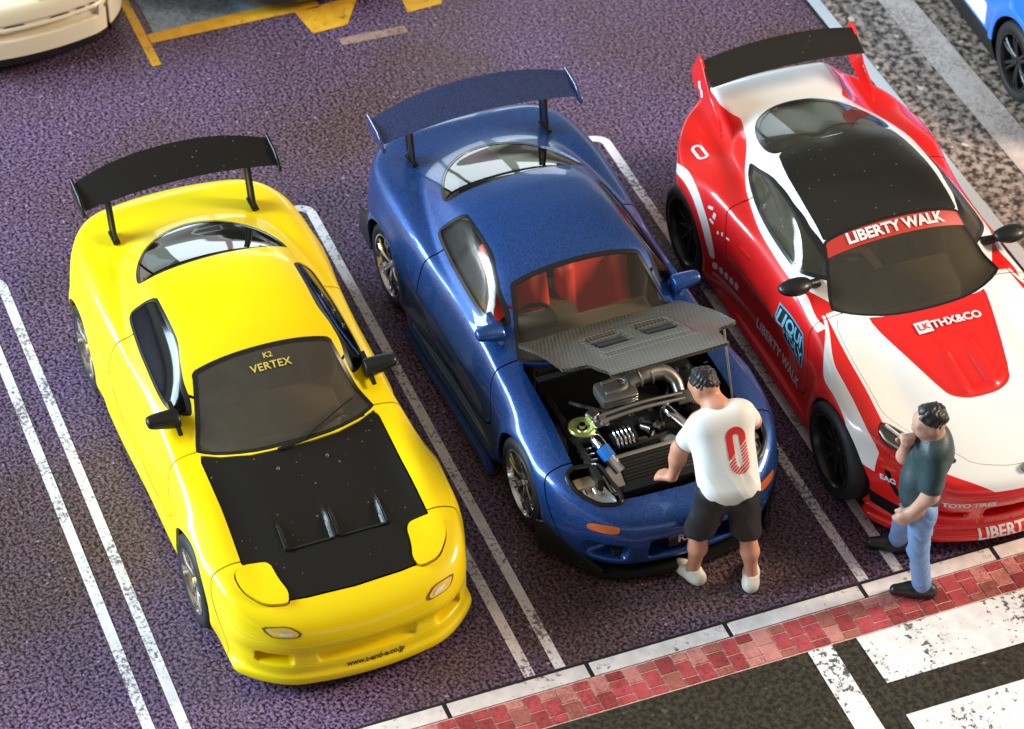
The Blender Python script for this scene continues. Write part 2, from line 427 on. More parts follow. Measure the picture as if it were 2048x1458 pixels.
# ------------------------------------------------------------------ the printed mat
def asphalt(name, dark, light, dark2, light2, scale=38., worn=None):
    """printed asphalt: grain between a dark and a light tone, drifting over the sheet between two tints"""
    m, t, b = newmat(name)
    tcx = t.nodes.new('ShaderNodeTexCoord'); ob = tcx.outputs['Object']
    def noise(s, d=2., r=.6):
        n = t.nodes.new('ShaderNodeTexNoise'); n.inputs['Scale'].default_value = s; n.inputs['Detail'].default_value = d; n.inputs['Roughness'].default_value = r
        t.links.new(ob, n.inputs['Vector']); return n.outputs[0]
    def rng(v, a, bb, c=0., d=1.):
        n = t.nodes.new('ShaderNodeMapRange'); n.inputs[1].default_value = a; n.inputs[2].default_value = bb; n.inputs[3].default_value = c; n.inputs[4].default_value = d
        t.links.new(v, n.inputs[0]); return n.outputs[0]
    def mix(fac, a, bb, mode='MIX'):
        n = t.nodes.new('ShaderNodeMixRGB'); n.blend_type = mode
        for i, q in ((0, fac), (1, a), (2, bb)):
            if isinstance(q, (int, float)): n.inputs[i].default_value = q
            elif isinstance(q, tuple): n.inputs[i].default_value = (*q, 1)
            else: t.links.new(q, n.inputs[i])
        return n.outputs[0]
    mpn = t.nodes.new('ShaderNodeMapping'); mpn.inputs['Location'].default_value = (3.7, 1.9, 0); t.links.new(ob, mpn.inputs[0]); _ob = ob; ob = mpn.outputs[0]
    big = rng(noise(.40, 3., .5), .42, .60); ob = _ob
    g = rng(noise(scale, 2.5, .6), .40, .62)
    c1 = mix(g, dark, light); c2 = mix(g, dark2, light2)
    col = mix(big, c1, c2)
    sp = noise(scale*.55, 1., .4)                       # scattered pale chips
    col = mix(rng(sp, .72, .75, 0, .75), col, tuple(min(1, x*2.0) for x in light))
    dk = noise(scale*.6, 1., .4)
    col = mix(rng(noise(scale*.8, 1.), .27, .31, .7, 0), col, tuple(x*.3 for x in dark))
    if worn:
        wn = noise(worn[0], 6., .75); wl = noise(worn[0]*.12, 2.)
        ad = t.nodes.new('ShaderNodeMath'); ad.operation = 'ADD'; t.links.new(wn, ad.inputs[0]); t.links.new(wl, ad.inputs[1])
        col = mix(rng(ad.outputs[0], worn[1], worn[1]+.05), worn[2], col)
    t.links.new(col, b.inputs['Base Color'])
    b.inputs['Roughness'].default_value = .42; b.inputs['Specular IOR Level'].default_value = .35
    bp = t.nodes.new('ShaderNodeBump'); bp.inputs['Strength'].default_value = .18; bp.inputs['Distance'].default_value = .010
    t.links.new(g, bp.inputs['Height']); t.links.new(bp.outputs[0], b.inputs['Normal'])
    return m
def solid_worn(name, col, dirt, scale=28., th=.62, rough=.5, amt=.9, th2=.12):
    """flat print with worn-through spots"""
    m, t, b = newmat(name)
    tcx = t.nodes.new('ShaderNodeTexCoord')
    n = t.nodes.new('ShaderNodeTexNoise'); n.inputs['Scale'].default_value = scale; n.inputs['Detail'].default_value = 5; n.inputs['Roughness'].default_value = .7
    n2 = t.nodes.new('ShaderNodeTexNoise'); n2.inputs['Scale'].default_value = 2.3; n2.inputs['Detail'].default_value = 2
    gm = t.nodes.new('ShaderNodeNewGeometry')
    for q in (n, n2): t.links.new(gm.outputs['Position'], q.inputs['Vector'])
    a = t.nodes.new('ShaderNodeMath'); a.operation = 'MULTIPLY_ADD'; a.inputs[1].default_value = .55; t.links.new(n2.outputs[0], a.inputs[0]); t.links.new(n.outputs[0], a.inputs[2])
    r = t.nodes.new('ShaderNodeMapRange'); r.inputs[1].default_value = th+.26; r.inputs[2].default_value = th+.26+th2; r.inputs[4].default_value = amt
    t.links.new(a.outputs[0], r.inputs[0])
    h = t.nodes.new('ShaderNodeMixRGB'); h.inputs[1].default_value = (*col, 1); h.inputs[2].default_value = (*dirt, 1)
    t.links.new(r.outputs[0], h.inputs[0])
    # gentle mottling of the ink
    n3 = t.nodes.new('ShaderNodeTexNoise'); n3.inputs['Scale'].default_value = 9.; n3.inputs['Detail'].default_value = 4; t.links.new(gm.outputs['Position'], n3.inputs['Vector'])
    r3 = t.nodes.new('ShaderNodeMapRange'); r3.inputs[1].default_value = .3; r3.inputs[2].default_value = .7; r3.inputs[3].default_value = .8; r3.inputs[4].default_value = 1.05
    t.links.new(n3.outputs[0], r3.inputs[0])
    mu = t.nodes.new('ShaderNodeMixRGB'); mu.blend_type = 'MULTIPLY'; mu.inputs[0].default_value = 1
    t.links.new(h.outputs[0], mu.inputs[1]); t.links.new(r3.outputs[0], mu.inputs[2])
    t.links.new(mu.outputs[0], b.inputs['Base Color']); b.inputs['Roughness'].default_value = rough; b.inputs['Specular IOR Level'].default_value = .35
    return m
M_LOT = asphalt('parking_asphalt', (.005, .003, .010), (.25, .152, .285), (.016, .009, .011), (.19, .115, .125), 44.)
M_ROAD = asphalt('road_asphalt', (.022, .018, .013), (.062, .050, .034), (.020, .017, .014), (.05, .042, .033), 30.)
M_GRAVEL = asphalt('pavement_gravel', (.05, .036, .025), (.52, .41, .34), (.06, .05, .042), (.50, .42, .38), 16.)
M_LINE = solid_worn('line_paint', (.92, .85, .88), (.12, .085, .11), 34., .535)
M_KERB = solid_worn('kerb_print', (.84, .76, .74), (.05, .035, .03), 22., .62)
M_CROSS = solid_worn('crossing_paint', (.90, .86, .86), (.02, .016, .015), 24., .60, th2=.05)
M_YEL = solid_worn('yellow_marking', (.80, .43, .03), (.22, .10, .01), 14., .56)
M_BLUEBOX = solid_worn('blue_marking', (.27, .34, .42), (.13, .15, .20), 30., .50)
M_DASH = solid_worn('faded_dash', (.36, .24, .19), (.12, .08, .09), 40., .50)
M_BLACK = paint('joint_black', (.012, .010, .010), .6, 0)

def sheet(name, polys, z, mat, label=None, parent=None, kind='structure'):
    V, F = [], []
    for P in polys:
        b = len(V); V += [(p[0], p[1], z) for p in P]; F.append(list(range(b, b+len(P))))
    o = raw(name, V, F, parent, mat)
    for p in o.data.polygons:
        if p.normal.z < 0: p.flip()
    if kind and not parent: o['kind'] = kind
    if label: o['label'] = label
    return o
def ribbon(P, w):
    P = np.array(P); T = np.gradient(P, axis=0); T /= np.linalg.norm(T, axis=1)[:, None]
    n = np.stack([-T[:, 1], T[:, 0]], 1)*w/2
    return [np.array([P[i]+n[i], P[i+1]+n[i+1], P[i+1]-n[i+1], P[i]-n[i]]) for i in range(len(P)-1)]
sheet('ground', [[(-30, -30), (25, -30), (25, 5.80), (-30, 5.80)]], 0, M_LOT)
sheet('road', [[(2.925, -30), (25, -30), (25, 5.78), (2.925, 5.78)]], .004, M_ROAD)
sheet('pavement', [[(-30, 5.80), (25, 5.80), (25, 30), (-30, 30)]], .0, M_GRAVEL)
sheet('pavement_edge', [[(-30, 5.765), (25, 5.765), (25, 5.865), (-30, 5.865)]], .005, paint('pale_blue_edge', (.55, .62, .68), .5, 0, var=.15), 'pale blue printed edge strip between asphalt and gravel pavement')
sheet('pavement_edge_dark_line', [[(-30, 5.735), (25, 5.735), (25, 5.765), (-30, 5.765)]], .005, M_BLACK)  # plain black strip on the asphalt side of the edge
sheet('pavement_stripe', [[(-30, 6.30), (25, 6.30), (25, 6.57), (-30, 6.57)]], .004, solid_worn('stripe_print', (.70, .60, .55), (.42, .34, .30), 30., .52), 'wide pale stripe along the gravel pavement')
# bay lines: each pair is one hairpin of paint
for i, (ya, yb) in enumerate(((-1.415, -1.205), (.94, 1.145), (3.27, 3.52))):
    x0, x1, r = -2.52, 2.487, (yb-ya)/2
    cy = (ya+yb)/2
    arc = [(x0+.1-.1*math.sin(a), cy-r*math.cos(a)) for a in np.linspace(0, math.pi, 13)]
    P = [(x1, ya)]+[(x, ya) for x in np.linspace(x1-.2, x0+.2, 14)]+arc+[(x, yb) for x in np.linspace(x0+.2, x1-.2, 14)]+[(x1, yb)]
    sheet('bay_line', ribbon(P, .072), .004, M_LINE)
# kerb stones and the joint lines round them
sheet('kerb_bed', [[(2.492, -3), (2.65, -3), (2.65, 5.73), (2.492, 5.73)]], .004, M_BLACK)
kerb = empty('kerb', (2.58, 1.3, 0)); kerb['kind'] = 'structure'
rng_ = random.Random(4)
me_k = None
for k in range(-3, 6):
    y0 = .352+.9565*k
    o = MB().box((0, 0, 0), (.115, .925, .010), bev=.003).build('kerb_stone', M_KERB, kerb, False) if me_k is None else None
    if o is None:
        o = bpy.data.objects.new('kerb_stone', me_k); COL.objects.link(o); o.parent = kerb
    me_k = o.data
    o.location = (2.576-2.58, y0+.478-1.3, .006)
# brick strip
sheet('brick_bed', [[(2.637, -3), (2.928, -3), (2.928, 5.73), (2.637, 5.73)]], .005, solid_worn('mortar', (.80, .52, .46), (.55, .26, .22), 30., .55))
bricks = empty('brick_strip', (2.78, 1.3, 0)); bricks['kind'] = 'structure'
BM = [solid_worn('brick_%s' % n, c, d, 45., .50, amt=.8) for n, c, d in (('dark_red', (.38, .06, .06), (.20, .03, .03)), ('red', (.54, .085, .095), (.30, .04, .04)), ('rose', (.66, .26, .23), (.42, .12, .10)), ('brown', (.44, .14, .11), (.22, .06, .05)))]
cache = {}
def brick(x0, x1, y0, y1, mi):
    key = (round(x1-x0, 3), round(y1-y0, 3), mi)
    if key not in cache:
        cache[key] = MB().box((0, 0, 0), (x1-x0, y1-y0, .010), bev=.003).build('brick', BM[mi], bricks, False); o = cache[key]
    else:
        o = bpy.data.objects.new('brick', cache[key].data); COL.objects.link(o); o.parent = bricks
    o.location = ((x0+x1)/2-2.78, (y0+y1)/2-1.3, .0055+rng_.uniform(0, .002))
    o.rotation_euler = (0, 0, rng_.uniform(-.02, .02))
y = -.75; kcol = 0; X0, X1 = 2.643, 2.923
while y < 5.6:
    wd = (.112, .118, .105)[kcol % 3]
    cuts = (0, .5, 1) if kcol % 2 == 0 else (0, .27, .76, 1)
    for a, b in zip(cuts[:-1], cuts[1:]):
        xa, xb = X0+(X1-X0)*a, X0+(X1-X0)*b
        brick(xa+.005, xb-.005, y+.0055, y+wd-.0055, rng_.choice((0, 0, 1, 1, 1, 2, 2, 3)))
    y += wd; kcol += 1
# crossing paint on the road
sheet('crossing_stripe', [[(2.932, 2.655), (5.2, 2.63), (5.2, 2.81), (2.932, 2.825)]], .008, M_CROSS)
sheet('crossing_bar', [[(2.932, 2.995), (3.352, 3.005), (3.352, 5.7), (2.932, 5.7)]], .008, M_CROSS)
sheet('crossing_bar', [[(3.632, 2.995), (4.06, 2.995), (4.06, 5.7), (3.632, 5.7)]], .008, M_CROSS)
# yellow marks at the far side of the lot
sheet('yellow_box_marking', ribbon([(-4.63, .60), (-5.2, .60), (-6.5, .60)], .075)+[[(-4.935, .645), (-5.06, .645), (-5.115, 2.05), (-4.93, 2.05)]], .004, M_YEL)
sheet('blue_box_marking', [[(-5.02, .70), (-5.55, .70), (-5.55, 2.0), (-5.075, 2.0)]], .003, M_BLUEBOX)
sheet('yellow_arrow_marking', [[(-4.93, 1.84), (-4.60, 1.885), (-4.615, 2.18), (-4.98, 2.40)]], .004, M_YEL)
sheet('yellow_arrow_marking', [[(-4.60, 2.69), (-4.62, 2.99), (-4.95, 3.1), (-4.95, 2.72)]], .004, M_YEL)
sheet('faded_dash_marking', [[(-4.46, 2.05), (-4.36, 2.05), (-4.34, 2.60), (-4.44, 2.60)]], .004, M_DASH)

# ------------------------------------------------------------------ shared car materials and pieces
M_RUB = paint('tyre_rubber', (.014, .014, .015), .62, 0, bump=.15, var=.3)
M_DARK = paint('dark_inside', (.012, .011, .010), .7, 0)
M_PLAS = dusty('black_plastic', (.010, .0095, .009), .42, .15, amount=.25, spec=.35)
M_WELL = paint('wheel_well_black', (.006, .006, .006), .9, 0, spec=.2)
M_CHROME = paint('chrome', (.82, .83, .85), .12, 0, 1.0)
M_ALU = paint('cast_aluminium', (.50, .50, .51), .33, 0, 1.0)
M_FRIT = paint('window_surround_black', (.008, .008, .008), .25, .4)
M_INT = paint('cabin_plastic', (.055, .050, .042), .55, 0, bump=.1)

def wheel(name, parent, x, side, ry, rad, width, rim_mat, tyre_mat, spokes=6, rimr=.71, dish=.03, accent=None, spoke_w=.055, steer=0.0, twin=False):
    """wheel > tyre, rim (spokes and hub join the rim)"""
    w_ = empty(name, (x, side*ry, rad), 0); w_.parent = parent
    w_.rotation_euler = (0, 0, (0 if side > 0 else math.pi)+steer)
    hw = width/2; rr = rad*rimr
    # local: outer face is +Y
    prof_ = [(rr-.004, hw-.012), (rr+.012, hw+.001), (rad*.86, hw+.006), (rad*.955, hw-.004), (rad*.992, hw-.03), (rad, hw-.06)]
    P = prof_+[(r, -h) for r, h in prof_[::-1]]
    MB().lathe([(r, h-hw) for r, h in P], seg=56).build('tyre', tyre_mat, w_, True, 60)
    m = MB()
    m.lathe([(rr*1.005, -.010), (rr*1.0, .002), (rr*.955, .002), (rr*.93, -.012), (rr*.90, -.05), (rr*.86, -width*.9)], seg=48)
    hubz = -dish
    for k in range(spokes):
        a = k*2*math.pi/spokes+.3
        for da in ((-.13, .13) if twin else (0,)):
            ca, sa = math.cos(a+da), math.sin(a+da)
            q = Matrix(((ca, 0, -sa), (0, 1, 0), (sa, 0, ca)))
            r0, r1 = .03, rr*.95
            n = 5; vs = []
            for i in range(n):
                t = i/(n-1); r = r0+(r1-r0)*t
                ww = spoke_w*(.62 if twin else 1)*(.75+.35*abs(t-.45)); y1 = hubz+(.0 if t < .15 else (t-.15)*.02)+(.012*math.sin(t*math.pi)); 
                vs.append([(r, y1-.0, -ww/2), (r, y1+.006, -ww/4), (r, y1+.006, ww/4), (r, y1, ww/2), (r, y1-.035, ww/2), (r, y1-.035, -ww/2)])
            B = [[m.bm.verts.new(q @ Vector(p)) for p in ring] for ring in vs]
            for i in range(n-1):
                for j in range(6): m.bm.faces.new((B[i][j], B[i][(j+1) % 6], B[i+1][(j+1) % 6], B[i+1][j]))
    m.lathe([(0.0005, hubz+.012), (.03, hubz+.010), (.052, hubz+.002), (.06, hubz-.03)], seg=24)
    rim = m.build('rim', rim_mat, w_, True, 40)
    MB().lathe([(.0005, hubz+.022), (.018, hubz+.020), (.024, hubz+.008)], seg=16).build('hub_cap', accent or rim_mat, w_)
    MB().lathe([(.0005, -.075), (rr*.80, -.075), (rr*.80, -.10), (.0005, -.10)], seg=32).build('brake_disc', M_DARK if accent is None else M_ALU, w_)
    return w_
def liner(parent, x, side, r, yin, yout, cz):
    m = MB(); seg = 24; rows = []
    for k in range(seg+1):
        a = -0.35+k*(math.pi+.7)/seg
        rows.append([m.bm.verts.new((x+r*math.cos(a), side*yy, cz+r*math.sin(a))) for yy in (yin, yout)])
    for k in range(seg): m.bm.faces.new((rows[k][0], rows[k+1][0], rows[k+1][1], rows[k][1]))
    m.bm.faces.new([q[0] for q in rows])
    return m.build('wheel_well', M_WELL, parent)
def gt_wing(parent, mat, x_le, z_mid, half, arch, chord_c, chord_e, posts, post_base, post_mat, plate=None, plate_mat=None, sweep=0.0, zt=.03, name='rear_wing'):
    """arched aerofoil with end plates and two posts"""
    V, F = [], []; ns, nc = 33, 16
    air = []
    for k in range(nc):
        a = 2*math.pi*k/nc; xx = .5*(1+math.cos(a)); th = .075*math.sin(a)*(xx**.5)*(1.15-xx)*2
        air.append((xx, th-.06*math.sin(math.pi*xx)))      # 0 = trailing ... 1 = leading
    for i in range(ns):
        s = -1+2*i/(ns-1); c = chord_e+(chord_c-chord_e)*(1-abs(s)**2.6)
        for xx, th in air:
            V.append((x_le-c*(1-xx)-sweep*s*s, half*s, z_mid+arch*(1-s*s)-arch+ (1-xx)*zt*c/chord_c*3 + th*c))
    for i in range(ns-1):
        for k in range(nc): F.append((i*nc+k, i*nc+(k+1) % nc, (i+1)*nc+(k+1) % nc, (i+1)*nc+k))
    F.append(tuple(range(nc))[::-1]); F.append(tuple((ns-1)*nc+k for k in range(nc)))
    w_ = raw(name, V, F, parent, mat, smooth=True); w_.data.set_sharp_from_angle(angle=R(50))
    bm = bmesh.new(); bm.from_mesh(w_.data); bmesh.ops.recalc_face_normals(bm, faces=bm.faces[:]); bm.to_mesh(w_.data); bm.free()
    for s in (-1, 1):
        if plate:
            m = MB(); ps = plate
            M = Matrix(((1, 0, 0, 0), (0, 0, 1, s*half), (0, 1, 0, 0), (0, 0, 0, 1)))
            m.prism(ps, -.010, .010, M); ed = m.bm.edges[:]; bmesh.ops.bevel(m.bm, geom=ed, offset=.004, segments=1, affect='EDGES')
            m.build('end_plate', plate_mat or mat, w_)
    for s in (-1, 1) if posts else ():
        zt_ = z_mid-arch*(posts/half)**2-.01
        m = MB(); b = post_base; tx = x_le-chord_c*.42
        for dx in (-.045, .045):
            m.cyl((b[0]+dx*1.3, s*posts, b[1]-.03), (tx+dx, s*posts, zt_+.01), .014, seg=10)
        m.box(((b[0]+tx)/2, s*posts, (b[1]+zt_)/2), (.075, .012, zt_-b[1]), Matrix.Rotation(math.atan2(tx-b[0], zt_-b[1]), 3, 'Y'))
        m.box((b[0], s*posts, b[1]), (.15, .05, .02), bev=.006)
        m.build('wing_post', post_mat, w_)
    return w_
def seat_sdf(recline=.22):
    def F(X, Y, Z):
        Y = np.abs(Y)
        def rb(x, y, z, hx, hy, hz, r):
            q = [np.abs(x)-hx+r, np.abs(y)-hy+r, np.abs(z)-hz+r]
            return np.sqrt(np.maximum(q[0], 0)**2+np.maximum(q[1], 0)**2+np.maximum(q[2], 0)**2)+np.minimum(np.maximum(np.maximum(q[0], q[1]), q[2]), 0)-r
        a = rb(X-.05, Y, Z-.10, .26, .24, .07, .05)
        a = smin(a, rb(X-.08, Y-.215, Z-.15, .24, .05, .08, .045), .03)
        c, s = math.cos(recline), math.sin(recline)
        x2 = (X+.22)*c+(Z-.1)*s; z2 = -(X+.22)*s+(Z-.1)*c
        taper = .24-.07*sst(.35, .75, z2)
        b = rb(x2, Y*(.24/taper), z2-.40, .055, .24, .42, .05)
        b = smin(b, rb(x2-.06, Y-.20, z2-.28, .075, .05, .26, .045), .03)
        b = smax(b, -rb(x2, Y-.07, z2-.66, .2, .035, .03, .02), .01)
        return smin(a, b, .03)
    return F
_seat = {}
def seats(parent, mat, xs, y, z, who=('seat', 'seat'), sc=1.0):
    if 'm' not in _seat: _seat['m'] = sdf_mesh(seat_sdf(), (-.6, -.35, -.05), (.45, .35, 1.0), .018)
    for s, nm in ((-1, who[0]), (1, who[1])):
        o = skin(nm, _seat['m'], mat, parent); o.location = (xs, s*y, z); o.scale = (.86*sc, .84*sc, .80*min(sc, 1.04))
def cabin(parent, dash_mat, seat_mat, xd, yd, zd, seatx=-.28, floor=.2, seat_scale=1.0):
    MB().box((-.15, 0, floor), (1.9, 1.35, .06)).build('cabin_floor', M_DARK, parent)
    m = MB()
    n = 12; top = []
    P = [(xd+.22, zd-.02), (xd+.05, zd+.02), (xd-.16, zd+.015), (xd-.25, zd-.05), (xd-.24, zd-.28), (xd+.25, zd-.28)]
    M = Matrix(((1, 0, 0, 0), (0, 0, 1, 0), (0, 1, 0, 0), (0, 0, 0, 1)))
    m.prism(P, -yd, yd, M)
    for v in m.bm.verts: v.co.x -= 0.0
    bmesh.ops.bevel(m.bm, geom=m.bm.edges[:], offset=.025, segments=3, affect='EDGES')
    d = m.build('dashboard', dash_mat, parent)
    m = MB(); m.box((xd-.19, -.36, zd+.03), (.16, .34, .07), bev=.025); m.build('instrument_hood', dash_mat, d)
    m = MB(); m.box((xd-.42, 0, floor+.22), (.9, .22, .26), bev=.03); m.build('centre_console', dash_mat, parent)
    # steering wheel on the right-hand side
    st = empty('steering_wheel', (xd-.33, -.36, zd-.035)); st.parent = parent; st.rotation_euler = (0, R(-65), 0)
    m = MB(); pts = [(.17*math.cos(a), .17*math.sin(a), 0) for a in np.linspace(0, 2*math.pi, 33)]
    m.tube(pts, .016, 8, False); m.build('rim', M_PLAS, st)
    m = MB()
    for a in (R(90), R(-90), R(180)): m.box((.085*math.cos(a), .085*math.sin(a), -.01), (.17 if abs(math.sin(a)) < .5 else .03, .03 if abs(math.sin(a)) < .5 else .17, .012))
    m.cyl((0, 0, -.05), (0, 0, .012), .05); m.build('hub', M_PLAS, st)
    seats(parent, seat_mat, seatx, .30, floor+.05, sc=seat_scale)
def arches(M, axles, r, cz, yin=.58, rr=None):
    for i, ax in enumerate(axles):
        f = np.sqrt((M['V'][:, 0]-ax)**2+(M['V'][:, 2]-cz)**2)-(r if rr is None else rr[i])
        f = np.maximum(f, yin-np.abs(M['V'][:, 1]))
        _, M = clip(M, f)
    return M
def topmask(M, poly, zmin):
    V = M['V']; return np.maximum(sdpoly(V[:, 0], V[:, 1], poly), zmin-V[:, 2])
def sidemask(M, poly, ymin, side=0):
    V = M['V']; f = np.maximum(sdpoly(V[:, 0], V[:, 2], poly), ymin-np.abs(V[:, 1]))
    if side: f = np.maximum(f, -side*V[:, 1])
    return f
def mirror_poly(half):
    h = list(half); return np.array(h+[(x, -y) for x, y in h[::-1]])
def cut_panel(M, maskf, gap=.004):
    """returns (panel, rest) with a thin gap left between them"""
    f = maskf(M); inn, rest = clip(M, f-gap)
    f2 = maskf(inn); pan, _ = clip(inn, f2+gap)
    return pan, rest
def window(name, M, maskf, glassmat, parent, frame=.022, recess=.006, gap=0.0, inner=None):
    inn, rest = clip(M, maskf(M))
    g, fr = clip(inn, maskf(inn)+frame)
    o = shell(name, g, [glassmat], parent, .008, None, -recess)
    if len(fr['T']): shell('window_seal', fr, [M_FRIT], o, .02, None, -recess*.4)
    return o, rest
def side_mirror(parent, side, loc, mat, size=(.075, .10, .06), stalk=(-.02, -.11, -.05), glassm=None):
    sx, sy, sz = size
    def F(X, Y, Z):
        # flat back (towards -x), rounded front
        e = np.sqrt((X/sx/1.3)**2+(Y/sy)**2+(Z/sz)**2)-1
        return smax(e*min(size), -(X+sx*.55), .012)
    M = sdf_mesh(F, (-sx*1.6, -sy*1.3, -sz*1.4), (sx*1.6, sy*1.3, sz*1.4), .012, sym=False)
    M['V'] = M['V']*np.array([1, side, 1]); M['N'] = M['N']*np.array([1, side, 1])
    if side < 0: M['T'] = M['T'][:, ::-1]
    M['V'] = M['V']+np.array(loc)
    o = skin('side_mirror', M, mat, parent)
    a = Vector(loc); b = a+Vector((stalk[0], side*stalk[1], stalk[2]))
    MB().cyl(a+Vector((0, side*-.05, -.02)), b, .026, .036, 12).build('mirror_stalk', mat, o)
    return o

def wedge_mirror(parent, side, mat, x=.33, y=.64, z=.905, ln=.225):
    """triangular door mirror: blunt outer tip, sail plate against the window"""
    def F(X, Y, Z):
        t = np.clip(Y/ln, 0, 1)
        hx = .085*(1-.35*t); hz = .062*(1-.35*t**2)
        e = (np.sqrt(((X-.02*t)/hx)**2+((Z-.035*t)/hz)**2)-1)*.06
        e = smax(e, Y-ln*.97, .03); e = smax(e, -.01-Y, .01)
        return smax(e, -(X+.045), .012)
    M = sdf_mesh(F, (-.16, -.06, -.12), (.18, ln+.08, .16), .011, sym=False)
    M['V'] = M['V']*np.array([1, side, 1])+np.array((x, side*y, z)); M['N'] = M['N']*np.array([1, side, 1])
    if side < 0: M['T'] = M['T'][:, ::-1]
    o = skin('side_mirror', M, mat, parent)
    m = MB(); m.prism([(.47, .868), (.22, .878), (.23, .965), (.31, .955)], .645, .675, Matrix(((1, 0, 0, 0), (0, 0, side, 0), (0, 1, 0, 0), (0, 0, 0, 1))))
    m.build('mirror_mount', mat, o)
    return o
def grid_art(hx, hy, n, fs):
    """flat artwork: the part of a rectangle where every field in fs is negative"""
    ny = int(n*hy/hx)+1
    X, Y = np.meshgrid(np.linspace(-hx, hx, n), np.linspace(-hy, hy, ny), indexing='ij')
    V = np.stack([X.ravel(), Y.ravel(), 0*X.ravel()], 1); I = np.arange(n*ny).reshape(n, ny)
    a, b, c, d = I[:-1, :-1].ravel(), I[1:, :-1].ravel(), I[1:, 1:].ravel(), I[:-1, 1:].ravel()
    T = np.concatenate([np.stack([a, b, c], 1), np.stack([a, c, d], 1)])
    M = dict(V=V, N=np.tile((0, 0, 1.), (len(V), 1)), T=T, m=np.zeros(len(T), int))
    for f in fs: M, _ = clip(M, f(M['V'][:, 0], M['V'][:, 1]))
    me = bpy.data.meshes.new('art'); me.from_pydata([tuple(v) for v in M['V']], [], [tuple(map(int, t)) for t in M['T']])
    return me

# ------------------------------------------------------------------ the twin coupes (yellow and blue)
FD_HOOD_Z = prof([(2.3, .44), (2.14, .50), (2.05, .555), (1.9, .615), (1.7, .668), (1.45, .722), (1.2, .766), (.9, .81), (.6, .845), (.3, .86), (-.3, .875), (-.9, .895), (-1.5, .915), (-1.85, .915), (-2.05, .87), (-2.3, .74)])
FD_ROOF_Z = prof([(2.6, -.4), (1.5, .38), (1.15, .60), (.80, .815), (.62, .922), (.45, 1.015), (.28, 1.10), (.12, 1.165), (-.08, 1.212), (-.35, 1.232), (-.6, 1.218), (-.85, 1.168), (-1.15, 1.075), (-1.45, .965), (-1.75, .87), (-2.1, .70), (-2.6, .3)])
FD_W = prof([(2.3, .70), (2.05, .735), (1.85, .79), (1.6, .843), (1.35, .868), (1.15, .872), (.8, .845), (.4, .828), (0, .826), (-.45, .845), (-.9, .876), (-1.25, .888), (-1.6, .868), (-1.9, .80), (-2.1, .72), (-2.3, .6)])
FD_GW = prof([(1.1, .66), (.6, .69), (.2, .715), (-.3, .715), (-.8, .69), (-1.2, .63), (-1.6, .52), (-2.1, .35)])
FD_FB = prof([(2.2, .0), (1.9, .0), (1.6, .022), (1.25, .045), (.9, .025), (.5, .0), (-.5, .0), (-.9, .022), (-1.25, .034), (-1.7, .012), (-2.1, 0)])
def rbox(X, Y, Z, c, hs, r):
    q = [np.abs(X-c[0])-hs[0]+r, np.abs(Y-c[1])-hs[1]+r, np.abs(Z-c[2])-hs[2]+r]
    return np.sqrt(np.maximum(q[0], 0)**2+np.maximum(q[1], 0)**2+np.maximum(q[2], 0)**2)+np.minimum(np.maximum(np.maximum(q[0], q[1]), q[2]), 0)-r
